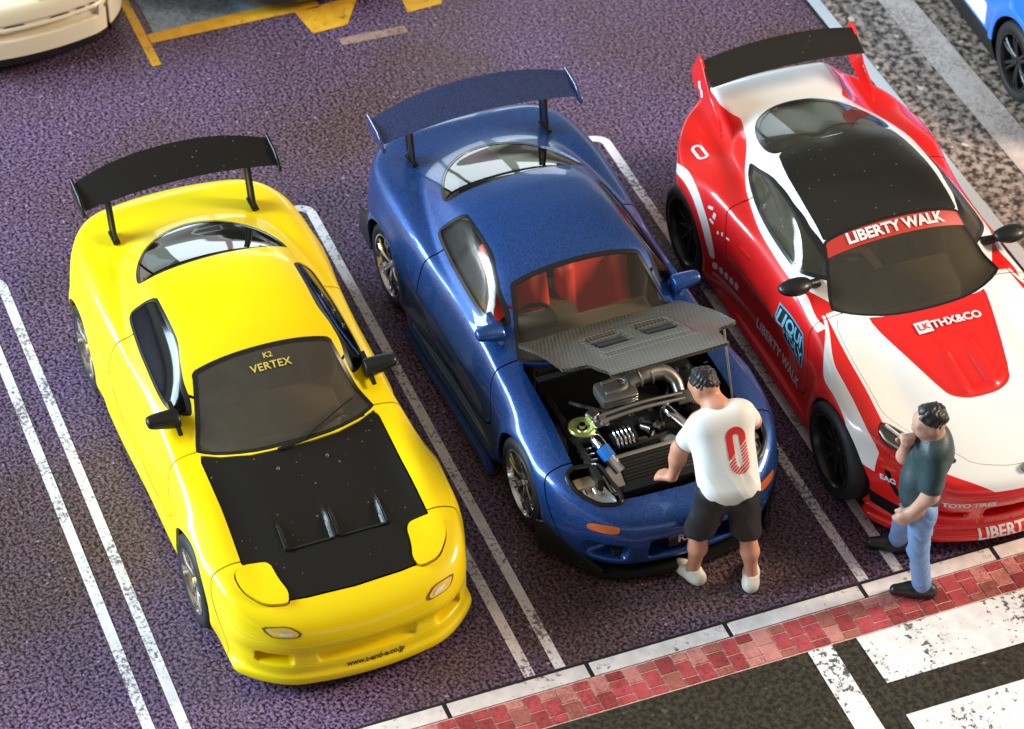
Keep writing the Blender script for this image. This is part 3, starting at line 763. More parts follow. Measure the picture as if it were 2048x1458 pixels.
def fd_field(kit):
    def F(X, Y, Z):
        Y = np.abs(Y)
        zt = FD_HOOD_Z(X)-.022*(Y/.8)**2-.012*sst(.3, .55, Y)*sst(1.9, 1.4, X)*sst(.3, .7, X)+FD_FB(X)*gau(Y, .685, .115)
        w_ = FD_W(X)-.075*np.clip((Z-.48)/.42, 0, 2)**2-.03*np.clip((.32-Z)/.2, 0, 1.5)**2
        # flanks pinched behind the front wheel and swelling over the rear one
        w_ = w_-.030*gau(X, .25, .62)*gau(Z, .42, .16)
        # arch flares
        for ax in (1.2125, -1.2125):
            rr = np.sqrt((X-ax)**2+(Z-.32)**2); w_ = w_+.020*gau(rr, .37, .06)*sst(.15, .3, Z)
        a = smax(Z-zt, Y-w_, .066)
        if kit == 'yellow':
            xf = 2.135-.055*(Y/.5)**2-.16*np.clip((Y-.42)/.4, 0, 2)**2-.045*np.clip((Z-.36)/.2, 0, 3)**1.6-.02*gau(Z, .30, .06)
        else:
            xf = 2.125-.085*(Y/.55)**2-.22*np.clip((Y-.40)/.4, 0, 2)**2-.045*np.clip((Z-.40)/.2, 0, 3)**1.6-.05*np.clip((.34-Z)/.2, 0, 1)
        a = smax(a, X-xf, .075)
        xr = -2.12+.07*(Y/.5)**2+.20*np.clip((Y-.45)/.35, 0, 2)**2+.10*np.clip((.45-Z)/.3, 0, 1)+.06*np.clip((Z-.75)/.2, 0, 1)
        a = smax(a, xr-X, .09)
        xs = X+.19*(Y/.61)**2*sst(.02, .45, X)
        zr = FD_ROOF_Z(xs)-.050*(Y/.5)**2-.02*(Y/.5)**4
        g = smax(Z-zr, Y-(FD_GW(X)-.008-(Z-.86)*.60), .066)
        g = smax(g, .55-Z, .05); 
        f = smin(a, g, .035)
        f = smax(f, .125-Z, .03)
        if kit == 'yellow':
            # deep chin with a wide mouth, corner ducts and a lip
            lip = smax(smax(np.abs(Z-.115)-.035, X-(2.155-.06*(Y/.5)**2-.17*np.clip((Y-.42)/.4, 0, 2)**2), .02), Y-.80, .02)
            lip = smax(lip, 1.60-X, .02); f = smin(f, lip, .03)
            f = smax(f, -rbox(X-2.12, Y, Z-.285, (0, 0, 0), (.06, .315+.0*X, .042), .02), .012)
            f = smax(f, -rbox(X-1.98-.05*0, Y-.575, Z-.275+(.0*Y), (0, 0, 0), (.15, .10, .038), .02), .012)
        else:
            f = smax(f, -rbox(X-2.06, Y, Z-.285, (0, 0, 0), (.14, .30, .085), .03), .015)
            f = smax(f, -rbox(X-1.98, Y-.55, Z-.27, (0, 0, 0), (.13, .115, .07), .04), .02)
        # side skirt
        sk = smax(smax(np.abs(Z-.165)-.055, Y-(.842 if kit == 'yellow' else .865)-.02*sst(.3, -.5, X), .03), np.abs(X)-.80, .05)
        sk = smax(sk, .6-Y, .02)
        f = smin(f, sk, .03)
        return f
    return F
FD_HOOD = mirror_poly([(.795, 0), (.79, .12), (.768, .30), (.708, .47), (.645, .585), (.70, .60), (1.1, .60), (1.545, .615), (1.575, .56), (1.60, .47), (1.75, .425), (1.87, .415), (1.885, .3), (1.90, .0)])
FD_LID = chaikin([(1.575, .45), (1.555, .62), (1.60, .695), (1.73, .675), (1.86, .575), (1.90, .43), (1.82, .405), (1.72, .435)], 2, .2)
FD_WS = chaikin(mirror_poly([(.135, 0), (.135, .2), (.138, .40), (.140, .475), (.20, .485), (.40, .545), (.585, .605), (.615, .60), (.69, .47), (.75, .30), (.775, .12)]), 1)
FD_RW = chaikin(mirror_poly([(-.83, .0), (-.83, .25), (-.835, .44), (-.85, .525), (-.92, .53), (-1.10, .475), (-1.30, .36), (-1.44, .20), (-1.485, .06)]), 2)
FD_SW = chaikin([(.37, .888), (.27, .975), (.10, 1.072), (-.08, 1.132), (-.30, 1.158), (-.56, 1.152), (-.63, 1.115), (-.735, .955), (-.71, .915), (-.4, .90), (0, .885)], 2, .17)
FD_DOOR = chaikin([(.58, .98), (.60, .80), (.655, .55), (.62, .245), (-.30, .245), (-.52, .40), (-.60, .62), (-.60, .90), (-.4, 1.0)], 2)

def fd_car(name, kit, loc, rz, body_mat, label, glass_ws, glass_side, glass_rear):
    root = empty(name, loc, rz)
    tag(root, label, 'car', 'sports coupes parked in the bays')
    F = fd_field(kit)
    full = sdf_mesh(F, (-2.3, -1, .05), (2.3, 1.0, 1.32), .0136)
    bv = bvh_of(full)
    M = arches(full, (1.2125, -1.2125), .348, .325)
    o, M = window('windscreen', M, lambda m: topmask(m, FD_WS, .72), glass_ws, root, .028)
    o, M = window('rear_window', M, lambda m: topmask(m, FD_RW, .80), glass_rear, root, .02)
    for s in (-1, 1):
        o, M = window('side_window', M, lambda m: sidemask(m, FD_SW, .475, s), glass_side, root, .02)
    for s in (-1, 1):
        lid, M = cut_panel(M, lambda m: topmask(m, FD_LID*np.array([1, s]), .45), .005)
        if kit == 'yellow': shell('headlight_cover', lid, [body_mat], root, .05, M_DARK, .022)
    hood, M = cut_panel(M, lambda m: topmask(m, FD_HOOD, .45), .005)
    for s in (-1, 1):
        d, M = cut_panel(M, lambda m: sidemask(m, FD_DOOR, .50, s), .006)
        shell('door', d, [body_mat], root, .03, M_DARK, .0)
    def bump_f(m):
        x, y, z = m['V'][:, 0], np.abs(m['V'][:, 1]), m['V'][:, 2]
        return (1.625-.10*np.clip((z-.45)/.2, -1, 1)-x)*.97
    fb, M = cut_panel(M, bump_f, .005)
    shell('front_bumper', fb, [body_mat], root, .022, M_DARK)
    shell('body', M, [body_mat], root, .022, M_DARK)
    for ax in (1.2125, -1.2125):
        for s in (-1, 1): liner(root, ax, s, .352, .52, .80, .325)
    MB().box((0, 0, .17), (2.0, 1.2, .06)).box((1.7, 0, .2), (.5, 1.0, .08)).box((-1.75, 0, .2), (.5, 1.1, .08)).build('chassis', M_DARK, root)
    return root, bv, hood

# ------------------------------------------------------------------ yellow coupe
M_YPAINT = paint('yellow_paint', (1.0, .73, .0), .40, .5, var=.02, spec=.2)
M_CARB = dusty('matt_black_bonnet', (.009, .008, .0065), .40, .15, amount=.35, spec=.32)
M_GLASS_DARK = glass('smoked_glass', (.86, .83, .76), 1.6, dust_sheen=.085)
M_GLASS_REAR = glass('rear_glass', (.20, .21, .22), 3.6)
M_INT2 = paint('dusty_cabin', (.27, .22, .15), .55, 0, bump=.15, var=.2)
M_GOLD = paint('gold_print', (.75, .58, .12), .4, 0)
M_SMOKE = paint('lamp_lens', (.85, .55, .06), .12, 1.0)
M_RIMG = paint('gold_chrome', (.90, .86, .74), .16, 0, 1.0)
def yellow_car():
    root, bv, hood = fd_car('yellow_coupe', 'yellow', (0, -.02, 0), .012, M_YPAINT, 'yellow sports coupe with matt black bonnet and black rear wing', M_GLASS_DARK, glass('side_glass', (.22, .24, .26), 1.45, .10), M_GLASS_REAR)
    # bonnet with two raised vents
    V = hood['V']; x, y = V[:, 0], V[:, 1]
    bump = np.zeros(len(V))
    for cy in (-.16, .185):
        prof_x = sst(1.22, 1.50, x)*sst(1.56, 1.535, x)
        side = sst(.165, .145, np.abs(y-cy))
        bump += -.045*prof_x*side
    hood['V'] = V+np.stack([0*bump, 0*bump, bump], 1)
    hood = renorm(hood)
    h = shell('bonnet', hood, [M_CARB], root, .02, M_DARK, .004)
    for cy in (-.16, .185):
        for s in (-1, 1):
            m = MB(); yy = cy+s*.165; z0, z1 = float(FD_HOOD_Z(1.24)), float(FD_HOOD_Z(1.545))-.008
            q = [m.bm.verts.new(p) for p in ((1.24, yy, z0-.003), (1.55, yy-.015, z1-.01), (1.55, yy+.015, z1-.01), (1.545, yy-.006, z1+.026), (1.545, yy+.006, z1+.026), (1.44, yy-.005, FD_HOOD_Z(1.44)+.014), (1.44, yy+.005, FD_HOOD_Z(1.44)+.014))]
            for f_ in ((0, 1, 3, 5), (0, 6, 4, 2), (5, 3, 4, 6), (1, 2, 4, 3), (0, 5, 6), (0, 2, 1)): m.bm.faces.new([q[i] for i in f_])
            bmesh.ops.bevel(m.bm, geom=m.bm.edges[:], offset=.003, segments=2, affect='EDGES')
            m.build('vent_rib', M_CARB, h)
        m = MB(); m.box((1.535, cy, float(FD_HOOD_Z(1.535))-.022), (.012, .30, .030)); m.build('vent_mesh', M_MESH, h)
    for py in (-.165, .165):
        MB().cyl((.93, py, FD_HOOD_Z(.93)-.01), (.93, py, FD_HOOD_Z(.93)+.012), .014, .010, 12).build('bonnet_pin', M_CHROME, h)
    # wiper and cowl
    m = MB(); m.tube([(.70, .50, .855), (.755, .30, .86), (.79, .02, .855), (.80, -.12, .85)], .010, 8); m.tube([(.79, .05, .862), (.66, .33, .915), (.60, .46, .93)], .007, 8)
    m.build('windscreen_wiper', M_PLAS, root)
    for s in (-1, 1):
        wedge_mirror(root, s, M_PLAS)
        # front indicator pods
        P = chaikin([(-.115, .040), (.045, .036), (.115, -.012), (.095, -.040), (-.06, -.032), (-.10, .005)], 1, .18)
        o = decal('indicator_lamp', np.array(P)*1.06, (1.93, s*.52, .445), (.28, s*-.95, 0) if s > 0 else (.28, .95, 0), (-.55, 0, .83), (-.8, 0, -.5), bv, M_YLAMP, root, .004)
        decal('reflector', np.array(P)*.42, (1.945, s*.505, .445), (.28, s*-.95, 0) if s > 0 else (.28, .95, 0), (-.55, 0, .83), (-.8, 0, -.5), bv, M_REFY, o, .012)
        o2 = decal('lens', np.array(P)*.86, (1.93, s*.52, .445), (.28, s*-.95, 0) if s > 0 else (.28, .95, 0), (-.55, 0, .83), (-.8, 0, -.5), bv, M_SMOKE, o, .008)
    gt_wing(root, M_CARB, -1.535, 1.30, .70, .075, .31, .235, .50, (-1.56, .925), M_PLAS, [(-1.80, 1.20), (-1.50, 1.195), (-1.50, 1.24), (-1.62, 1.30), (-1.81, 1.32)], M_CARB)
    # rear diffuser edge
    for s in (-1, 1):
        for ax in (1.2125, -1.2125): wheel('wheel', root, ax, s, .865, .318, .23, M_RIMG, M_RUB, 5, .70, .03, M_GOLD, .075)
    cabin(root, M_INT2, M_INT2, .40, .50, .815)
    # lettering
    ws = bv
    decal('windscreen_lettering', text_tris('VERTEX', .075, .0012, 1.05), (.285, .02, 1.10), (0, 1, 0), (-.87, 0, .5), (-.35, 0, -1), ws, M_GOLD, root, .004)
    decal('windscreen_emblem', text_tris('K2', .055, .001), (.215, .02, 1.13), (0, 1, 0), (-.87, 0, .5), (-.35, 0, -1), ws, M_GOLD, root, .004)
    decal('bumper_lettering', text_tris('www.t-and-e.co.jp', .052, .0016), (2.1, .04, .185), (0, 1, 0), (0, 0, 1), (-1, 0, 0), bv, paint('black_print', (.05, .02, .005), .5, 0), root, .004)
    return root
M_REFY = paint('lamp_chrome', (.95, .86, .60), .2, 0, .7)
M_MESH = paint('vent_mesh_black', (.006, .006, .005), .7, 0, bump=.6)
M_YLAMP = paint('lamp_bezel', (.20, .11, .002), .35, .4)
yellow_car()

# ------------------------------------------------------------------ blue coupe with its bonnet up
M_BPAINT = paint('metallic_blue_paint', (.0003, .042, .20), .33, .7, .40, flake=260)
M_NAVY = paint('navy_wing_paint', (.010, .024, .095), .36, .7, .2, flake=260)
M_ORANGE = paint('orange_lens', (.60, .12, .02), .2, 1.0)
M_REDSEAT = paint('red_seat', (1.0, .085, .055), .5, 0, bump=.15)
M_DUSTY = paint('grey_brown_cabin', (.16, .135, .09), .55, 0, bump=.15, var=.15)
M_STEEL = paint('engine_steel', (.42, .40, .36), .36, 0, .9)
M_ENGBLK = paint('engine_black', (.02, .019, .017), .45, 0, .3)
M_BRASS = paint('strut_gold', (.50, .52, .16), .35, 0, .8)
M_HOSE = paint('blue_hose', (.01, .16, .55), .3, .5)
M_GLASS_CLEAR = glass('clear_glass', (.94, .92, .88), 1.4, dust_sheen=.02)
def carbon_mat():
    m, t, b = newmat('carbon_weave')
    tcx = t.nodes.new('ShaderNodeTexCoord')
    mp_ = t.nodes.new('ShaderNodeMapping'); mp_.inputs['Rotation'].default_value = (0, 0, R(45)); t.links.new(tcx.outputs['Object'], mp_.inputs[0])
    c = t.nodes.new('ShaderNodeTexChecker'); c.inputs['Scale'].default_value = 52; c.inputs[1].default_value = (.085, .068, .044, 1); c.inputs[2].default_value = (.016, .013, .010, 1)
    t.links.new(mp_.outputs[0], c.inputs[0]); t.links.new(c.outputs[0], b.inputs['Base Color'])
    n = t.nodes.new('ShaderNodeBump'); n.inputs['Strength'].default_value = .3; n.inputs['Distance'].default_value = .004
    t.links.new(c.outputs[1], n.inputs['Height']); t.links.new(n.outputs[0], b.inputs['Normal'])
    b.inputs['Roughness'].default_value = .4; b.inputs['Specular IOR Level'].default_value = .35; b.inputs['Coat Weight'].default_value = .2; b.inputs['Coat Roughness'].default_value = .2
    return m
M_WEAVE = carbon_mat()
M_REFL = paint('lamp_reflector', (.92, .90, .86), .25, 0, .6)
def blue_car():
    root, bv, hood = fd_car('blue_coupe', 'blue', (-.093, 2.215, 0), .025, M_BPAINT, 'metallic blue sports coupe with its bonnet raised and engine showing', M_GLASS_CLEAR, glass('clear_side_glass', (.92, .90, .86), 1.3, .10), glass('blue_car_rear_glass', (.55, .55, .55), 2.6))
    # raised bonnet, hinged at the cowl
    piv = Vector((.72, 0, .86)); ang = R(37)
    rot = Matrix.Rotation(-ang, 3, 'Y')
    V = hood['V']; x, y = V[:, 0], V[:, 1]
    dz = np.zeros(len(V))
    for cy in (-.17, .17): dz += -.028*sst(1.12, 1.16, x)*sst(1.42, 1.36, x)*sst(.125, .10, np.abs(y-cy))
    dz += .012*sst(1.0, 1.1, x)*sst(1.6, 1.5, x)*sst(.34, .30, np.abs(y))
    V = V+np.stack([0*dz, 0*dz, dz], 1)
    Rm = np.array(rot)
    hood['V'] = (V-np.array(piv))@Rm.T+np.array(piv)+np.array((-.15, 0, .125)); hood = renorm(hood)
    h = shell('bonnet', hood, [M_WEAVE], root, .022, M_ENGBLK)
    h['label'] = 'carbon weave bonnet panel propped open'
    def hp(x, y, z): return rot@(Vector((x, y, z))-piv)+piv+Vector((-.15, 0, .125))
    for cy in (-.17, .17):
        for k in range(3):
            xx = 1.20+.065*k
            m = MB(); m.box((0, 0, 0), (.035, .20, .008), Matrix.Rotation(.5, 3, 'Y'), .002)
            o = m.build('vent_slat', M_ENGBLK if k else M_WEAVE, h); p = hp(xx, cy, FD_HOOD_Z(xx)-.008)
            o.location = p; o.rotation_euler = (0, -ang, 0)
    m = MB(); m.cyl((1.52, .56, .60), hp(1.45, .56, .69), .008, seg=8); m.build('bonnet_prop', M_STEEL, root)
    # engine bay
    bay = empty('engine_bay', (1.3, 0, .4)); bay.parent = root
    def put(mb, name, mat, **k):
        o = mb.build(name, mat, bay, **k); o.location = (-1.3, 0, -.4); return o
    put(MB().box((1.28, 0, .34), (.98, 1.02, .05)), 'bay_floor', M_DARK)
    put(MB().box((.80, 0, .58), (.05, 1.1, .42)), 'firewall', M_ENGBLK)
    for s in (-1, 1):
        put(MB().box((1.25, s*.50, .50), (.95, .05, .36), bev=.02), 'inner_wing', M_ENGBLK)
        m = MB(); m.box((1.24, s*.43, .655), (.24, .22, .06), bev=.03); put(m, 'strut_tower', M_ENGBLK)
        m = MB(); M_ = Matrix.Translation((1.24, s*.42, .70)) @ Matrix.Rotation(R(90), 4, 'X')
        m.lathe([(.035, 0), (.06, .012), (.085, .012), (.095, .0), (.095, -.015)], seg=28); bmesh.ops.transform(m.bm, matrix=Matrix.Translation((1.24, s*.42, .695)) @ Matrix.Rotation(R(90), 4, 'X'), verts=m.bm.verts[:])
        put(m, 'strut_ring', M_BRASS if s < 0 else M_STEEL)
        put(MB().cyl((1.24, s*.42, .68), (1.24, s*.42, .722), .028, .022, 16), 'strut_bolt', M_CHROME)
        put(MB().box((1.25, s*.30, .715), (.11, .10, .018), bev=.006), 'bar_bracket', M_STEEL if s > 0 else M_ALU)
    for dx in (-.022, .028): put(MB().tube([(1.25+dx, -.30, .735), (1.245+dx, 0, .748), (1.25+dx, .30, .735)], .014, 10), 'strut_bar', M_STEEL)
    put(MB().box((1.20, -.33, .735), (.07, .07, .05), Matrix.Rotation(.4, 3, 'Z'), .01), 'fluid_reservoir', M_ALU)
    # air box with curved intake
    m = MB(); m.box((1.06, -.10, .74), (.19, .26, .10), bev=.03); ab = put(m, 'air_box', M_STEEL)
    for k in range(3):
        m = MB(); m.box((1.155, -.10, .715+.022*k), (.02, .24, .008), bev=.003); put(m, 'air_box_fin', M_CHROME)
    put(MB().tube([(1.0, -.18, .795), (1.0, -.05, .80), (1.06, -.02, .80), (1.10, -.08, .798), (1.10, -.19, .795)], .012, 8), 'air_box_lip', M_STEEL)
    put(MB().tube([(1.03, .0, .765), (1.02, .12, .785), (1.03, .25, .775), (1.10, .31, .74), (1.18, .31, .70)], [.055, .06, .055, .045, .04], 12), 'intake_duct', M_STEEL)
    for yy in (.08, .16): put(MB().tube([(1.03+.062*math.cos(a), yy, .775+.062*math.sin(a)) for a in np.linspace(-.3, 3.4, 12)], .007, 6), 'duct_clamp', M_STEEL)
    put(MB().box((1.15, .02, .55), (.34, .42, .22), bev=.04), 'engine_block', M_ENGBLK)
    put(MB().box((1.38, .05, .52), (.16, .34, .16), bev=.03), 'engine_front_cover', M_ENGBLK)
    # turbo housing with ribs
    put(MB().cyl((1.37, -.27, .60), (1.37, -.10, .62), .072, .078, 24), 'turbo', M_ENGBLK)
    for k in range(5):
        yy = -.25+.028*k
        m = MB(); m.tube([(1.37+.085*math.cos(a), yy, .605+.085*math.sin(a)) for a in np.linspace(-.6, 2.4, 14)], .009, 7); put(m, 'turbo_rib', M_CHROME)
    put(MB().cyl((1.33, -.02, .64), (1.39, .02, .65), .045, .045, 18), 'oil_filter', M_CHROME)
    put(MB().cyl((1.33, .07, .62), (1.37, .10, .625), .035, .035, 16), 'filler_cap', M_ALU)
    pipe = put(MB().tube([(1.36, -.355, .56), (1.37, -.375, .67), (1.41, -.385, .70), (1.47, -.375, .69)], [.042, .045, .045, .043], 14), 'charge_pipe', M_CHROME)
    put(MB().tube([(1.465, -.376, .69), (1.50, -.366, .672), (1.54, -.352, .65)], .047, 14), 'hose_joint', M_HOSE)
    put(MB().tube([(1.535, -.354, .652), (1.58, -.34, .62), (1.62, -.32, .59)], [.042, .045, .05], 14), 'pipe_end', M_CHROME)
    put(MB().tube([(1.28, .16, .70), (1.34, .17, .70), (1.40, .21, .67), (1.48, .27, .62), (1.55, .31, .58)], .034, 14), 'return_pipe', M_CHROME)
    put(MB().box((1.02, .40, .66), (.20, .16, .16), bev=.015), 'battery', M_PLAS)
    for yy in (.36, .44): put(MB().cyl((1.02, yy, .735), (1.02, yy, .765), .014, .012, 10), 'battery_post', M_ALU)
    for k, (p, r_) in enumerate((([(1.0, -.40, .70), (1.10, -.36, .74), (1.16, -.24, .70), (1.24, -.16, .66)], .013), ([(1.42, -.30, .60), (1.46, -.16, .63), (1.44, .02, .62), (1.40, .14, .60)], .014), ([(1.02, .30, .72), (1.14, .24, .70), (1.26, .14, .68), (1.34, .12, .62)], .012), ([(1.50, .40, .60), (1.40, .44, .64), (1.30, .36, .62), (1.22, .30, .60)], .016), ([(1.30, -.44, .60), (1.44, -.46, .62), (1.58, -.44, .58)], .012))):
        put(MB().tube(p, r_, 8), 'hose', M_PLAS if k % 2 else M_ENGBLK)
    for xx, yy in ((1.22, -.06), (1.22, .08), (1.30, -.02)): put(MB().cyl((xx, yy, .64), (xx, yy, .685), .018, .014, 10), 'coil_plug', M_ALU)
    put(MB().cyl((1.47, .10, .52), (1.47, .10, .60), .06, .055, 18), 'pulley', M_STEEL)
    put(MB().box((1.43, -.08, .60), (.06, .10, .05), bev=.01), 'throttle_body', M_ALU)
    # intercooler leaning forward
    ic = empty('intercooler', (1.62, .04, .545)); ic.parent = root; ic.location = (1.64, -.01, .565); ic.rotation_euler = (0, R(28), R(0)); ic.scale = (1.12, 1.08, 1.0)
    MB().box((0, 0, 0), (.20, .56, .06), bev=.006).build('core', M_ENGBLK, ic)
    for k in range(9): MB().box((-.08+.02*k, 0, .034), (.007, .555, .010)).build('fin', M_ENGBLK if k % 2 else M_PLAS, ic)
    for xx in (-.108, .108): MB().box((xx, 0, .012), (.026, .60, .07), bev=.006).build('end_bar', M_STEEL, ic)
    for s in (-1, 1):
        m = MB(); m.prism([(-.115, 0), (.125, 0), (.10, .10), (-.04, .12)], -.035, .04); 
        for v in m.bm.verts: v.co.y = s*(v.co.y+.285)
        bmesh.ops.bevel(m.bm, geom=m.bm.edges[:], offset=.015, segments=2, affect='EDGES'); m.build('end_tank', M_STEEL, ic)
    put(MB().box((1.80, 0, .60), (.06, .80, .04), bev=.01), 'slam_panel', M_ENGBLK)
    for k in range(3): put(MB().box((1.41+.055*k, -.48, .655), (.012, .10, .02), bev=.003), 'wing_brace', M_STEEL)
    # headlamps in their open wells
    for s in (-1, 1):
        L = empty('headlamp', (1.71, s*.56, .60)); L.parent = root
        ctr = FD_LID.mean(0)
        P = (FD_LID-ctr)
        m = MB(); m.prism([(a, b*s) for a, b in P*.98], -.075, -.055); m.build('lamp_bowl', M_WELL, L)
        m = MB(); m.prism([(a+.012, b*s) for a, b in P*.80], -.053, -.028); bmesh.ops.bevel(m.bm, geom=m.bm.edges[:], offset=.008, segments=2, affect='EDGES'); m.build('reflector', M_REFL, L)
        M_ = MB(); M_.box((-.07, s*.03, -.004), (.10, .17, .05), bev=.015); M_.build('projector_housing', paint('amber_chrome', (.85, .66, .42), .3, 0, .6), L)
        for dy in (-.035, .04): MB().cyl((-.02, s*(.03+dy), -.02), (.025, s*(.03+dy), -.025), .03, .026, 16).build('projector', M_CHROME, L)
        # seal round the well and clear cover
        rim = [(a, b*s) for a, b in P]
        m = MB(); pts = []
        for a, b in rim[::2]:
            zz = FD_HOOD_Z(a+ctr[0])-.022*((b+s*ctr[1])/.8)**2+FD_FB(a+ctr[0])*math.exp(-((abs(b+s*ctr[1])-.685)/.115)**2)-.012*float(sst(.3, .55, abs(b+s*ctr[1])))*float(sst(1.9, 1.4, a+ctr[0]))
            pts.append((a, b, zz-.60-.016))
        pts.append(pts[0]); m.tube(pts, .016, 8, False); m.build('lamp_seal', M_FRIT, L)
        L.location = (ctr[0], s*ctr[1], .60)
    # nose
    for s in (-1, 1):
        P = chaikin([(-.10, -.028), (.085, -.034), (.105, .0), (.09, .026), (-.09, .03), (-.115, 0)], 2)
        decal('indicator_lamp', P, (1.93, s*.565, .475), (-.42*1 if s > 0 else .42, .9, 0), (-.25, 0, .97), (-.85, -s*.35, -.2), bv, M_ORANGE, root, .006)
        # canards / corner aprons
        A_, B_ = Vector((1.545, s*.875, 0)), Vector((1.965, s*.585, 0)); t_ = (B_-A_); L_ = t_.length; t_.normalize()
        nn = Vector((-t_.y, t_.x, 0))
        Mx = Matrix(((t_.x, 0, nn.x, A_.x), (t_.y, 0, nn.y, A_.y), (0, 1, 0, 0), (0, 0, 0, 1)))
        m = MB(); m.prism([(0, .15), (.0, .30), (.07*1, .33), (.20, .255), (L_*.75, .165), (L_, .12), (L_, .06), (.03, .05)], -.010, .010, Mx)
        bmesh.ops.bevel(m.bm, geom=m.bm.edges[:], offset=.004, segments=1, affect='EDGES'); m.build('corner_canard', M_PLAS, root)
        m = MB(); m.prism([(-1.62, .15), (-1.50, .42), (-1.57, .47), (-1.80, .40), (-1.86, .18)], .80, .825, Matrix(((1, 0, 0, 0), (0, 0, s, 0), (0, 1, 0, 0), (0, 0, 0, 1))))
        bmesh.ops.bevel(m.bm, geom=m.bm.edges[:], offset=.004, segments=1, affect='EDGES'); m.build('rear_spat', M_PLAS, root)
        fx = [(2.135-.09*(t/.5)**2-(.22*max(0, (t-.42)/.4)**2), s*t) for t in np.linspace(0, .66, 14)]
    lipc = [(2.10-.075*(t/.5)**2-.24*max(0, (abs(t)-.42)/.4)**2, t) for t in np.linspace(-.70, .70, 29)]
    m = MB(); m.prism(lipc+[(1.65, .70), (1.65, -.70)], .055, .085); bmesh.ops.bevel(m.bm, geom=[e for e in m.bm.edges], offset=.004, segments=1, affect='EDGES')
    m.build('front_splitter', M_PLAS, root)
    MB().box((1.955, 0, .285), (.03, .58, .16)).build('grille', M_WELL, root)
    m = MB(); m.box((2.055, 0, .30), (.012, .33, .095), Matrix.Rotation(-.1, 3, 'Y'), .004); pl = m.build('number_plate', M_FRIT, root)
    me = text_tris('RX-7', .075, .002); b2 = BVHTree.FromPolygons([tuple(v.co) for v in pl.data.vertices], [tuple(p.vertices) for p in pl.data.polygons])
    decal('plate_lettering', me, (2.06, 0, .30), (0, 1.25, 0), (0, 0, 1), (-1, 0, 0), b2, paint('plate_white', (.75, .75, .75), .4, 0), pl, .002)
    m = MB(); m.tube([(.70, .50, .855), (.755, .30, .86), (.79, .02, .855), (.80, -.12, .85)], .010, 8); m.build('windscreen_wiper', M_PLAS, root)
    for s in (-1, 1):
        wedge_mirror(root, s, M_BPAINT, .37, .63, .90, .20)
        # skirt blade
        m = MB(); m.prism([(.80, .05), (-.80, .05), (-.78, .12), (.70, .13)], .845, .90, Matrix(((1, 0, 0, 0), (0, 0, s, 0), (0, 1, 0, 0), (0, 0, 0, 1))))
        bmesh.ops.bevel(m.bm, geom=m.bm.edges[:], offset=.012, segments=2, affect='EDGES'); m.build('side_skirt', M_BPAINT, root)
    gt_wing(root, M_NAVY, -1.49, 1.255, .755, .085, .285, .225, .515, (-1.55, .925), M_FRIT, [(-1.755, 1.13), (-1.45, 1.125), (-1.45, 1.17), (-1.57, 1.235), (-1.765, 1.26)], M_NAVY)
    for s in (-1, 1):
        for ax in (1.2125, -1.2125): wheel('wheel', root, ax, s, .845, .318, .225, M_CHROME, M_RUB, 6, .74, .035, None, .05, twin=True)
    cabin(root, M_DUSTY, M_REDSEAT, .46, .50, .775, .02, seat_scale=1.2)
    return root
blue_car()

# ------------------------------------------------------------------ red and white wide-body coupe
SU_HOOD = prof([(2.5, .45), (2.28, .585), (2.15, .645), (1.95, .70), (1.7, .748), (1.4, .798), (1.1, .838), (.8, .872), (.5, .90), (0, .915), (-.5, .93), (-1.0, .955), (-1.4, .985), (-1.7, 1.015), (-1.9, 1.035), (-2.02, 1.0), (-2.2, .80), (-2.5, .6)])
SU_ROOF = prof([(2.6, -.3), (1.2, .60), (.74, .862), (.5, .985), (.28, 1.09), (.05, 1.185), (-.15, 1.235), (-.4, 1.262), (-.7, 1.248), (-1.0, 1.19), (-1.3, 1.10), (-1.6, 1.0), (-1.9, .88), (-2.6, .4)])
SU_W = prof([(2.5, .70), (2.2, .74), (2.0, .80), (1.75, .885), (1.5, .925), (1.235, .94), (.95, .915), (.6, .865), (.2, .85), (-.3, .86), (-.7, .905), (-1.0, .955), (-1.3, .97), (-1.6, .945), (-1.9, .885), (-2.1, .82), (-2.5, .6)])
SU_GW = prof([(1.1, .68), (.6, .715), (.2, .745), (-.3, .745), (-.8, .70), (-1.2, .60), (-1.6, .46), (-2.1, .3)])
SU_FB = prof([(2.3, 0), (2.0, .01), (1.7, .03), (1.3, .05), (.9, .02), (.5, 0), (-.6, .0), (-.95, .02), (-1.25, .03), (-1.7, .0), (-2.3, -.02)])
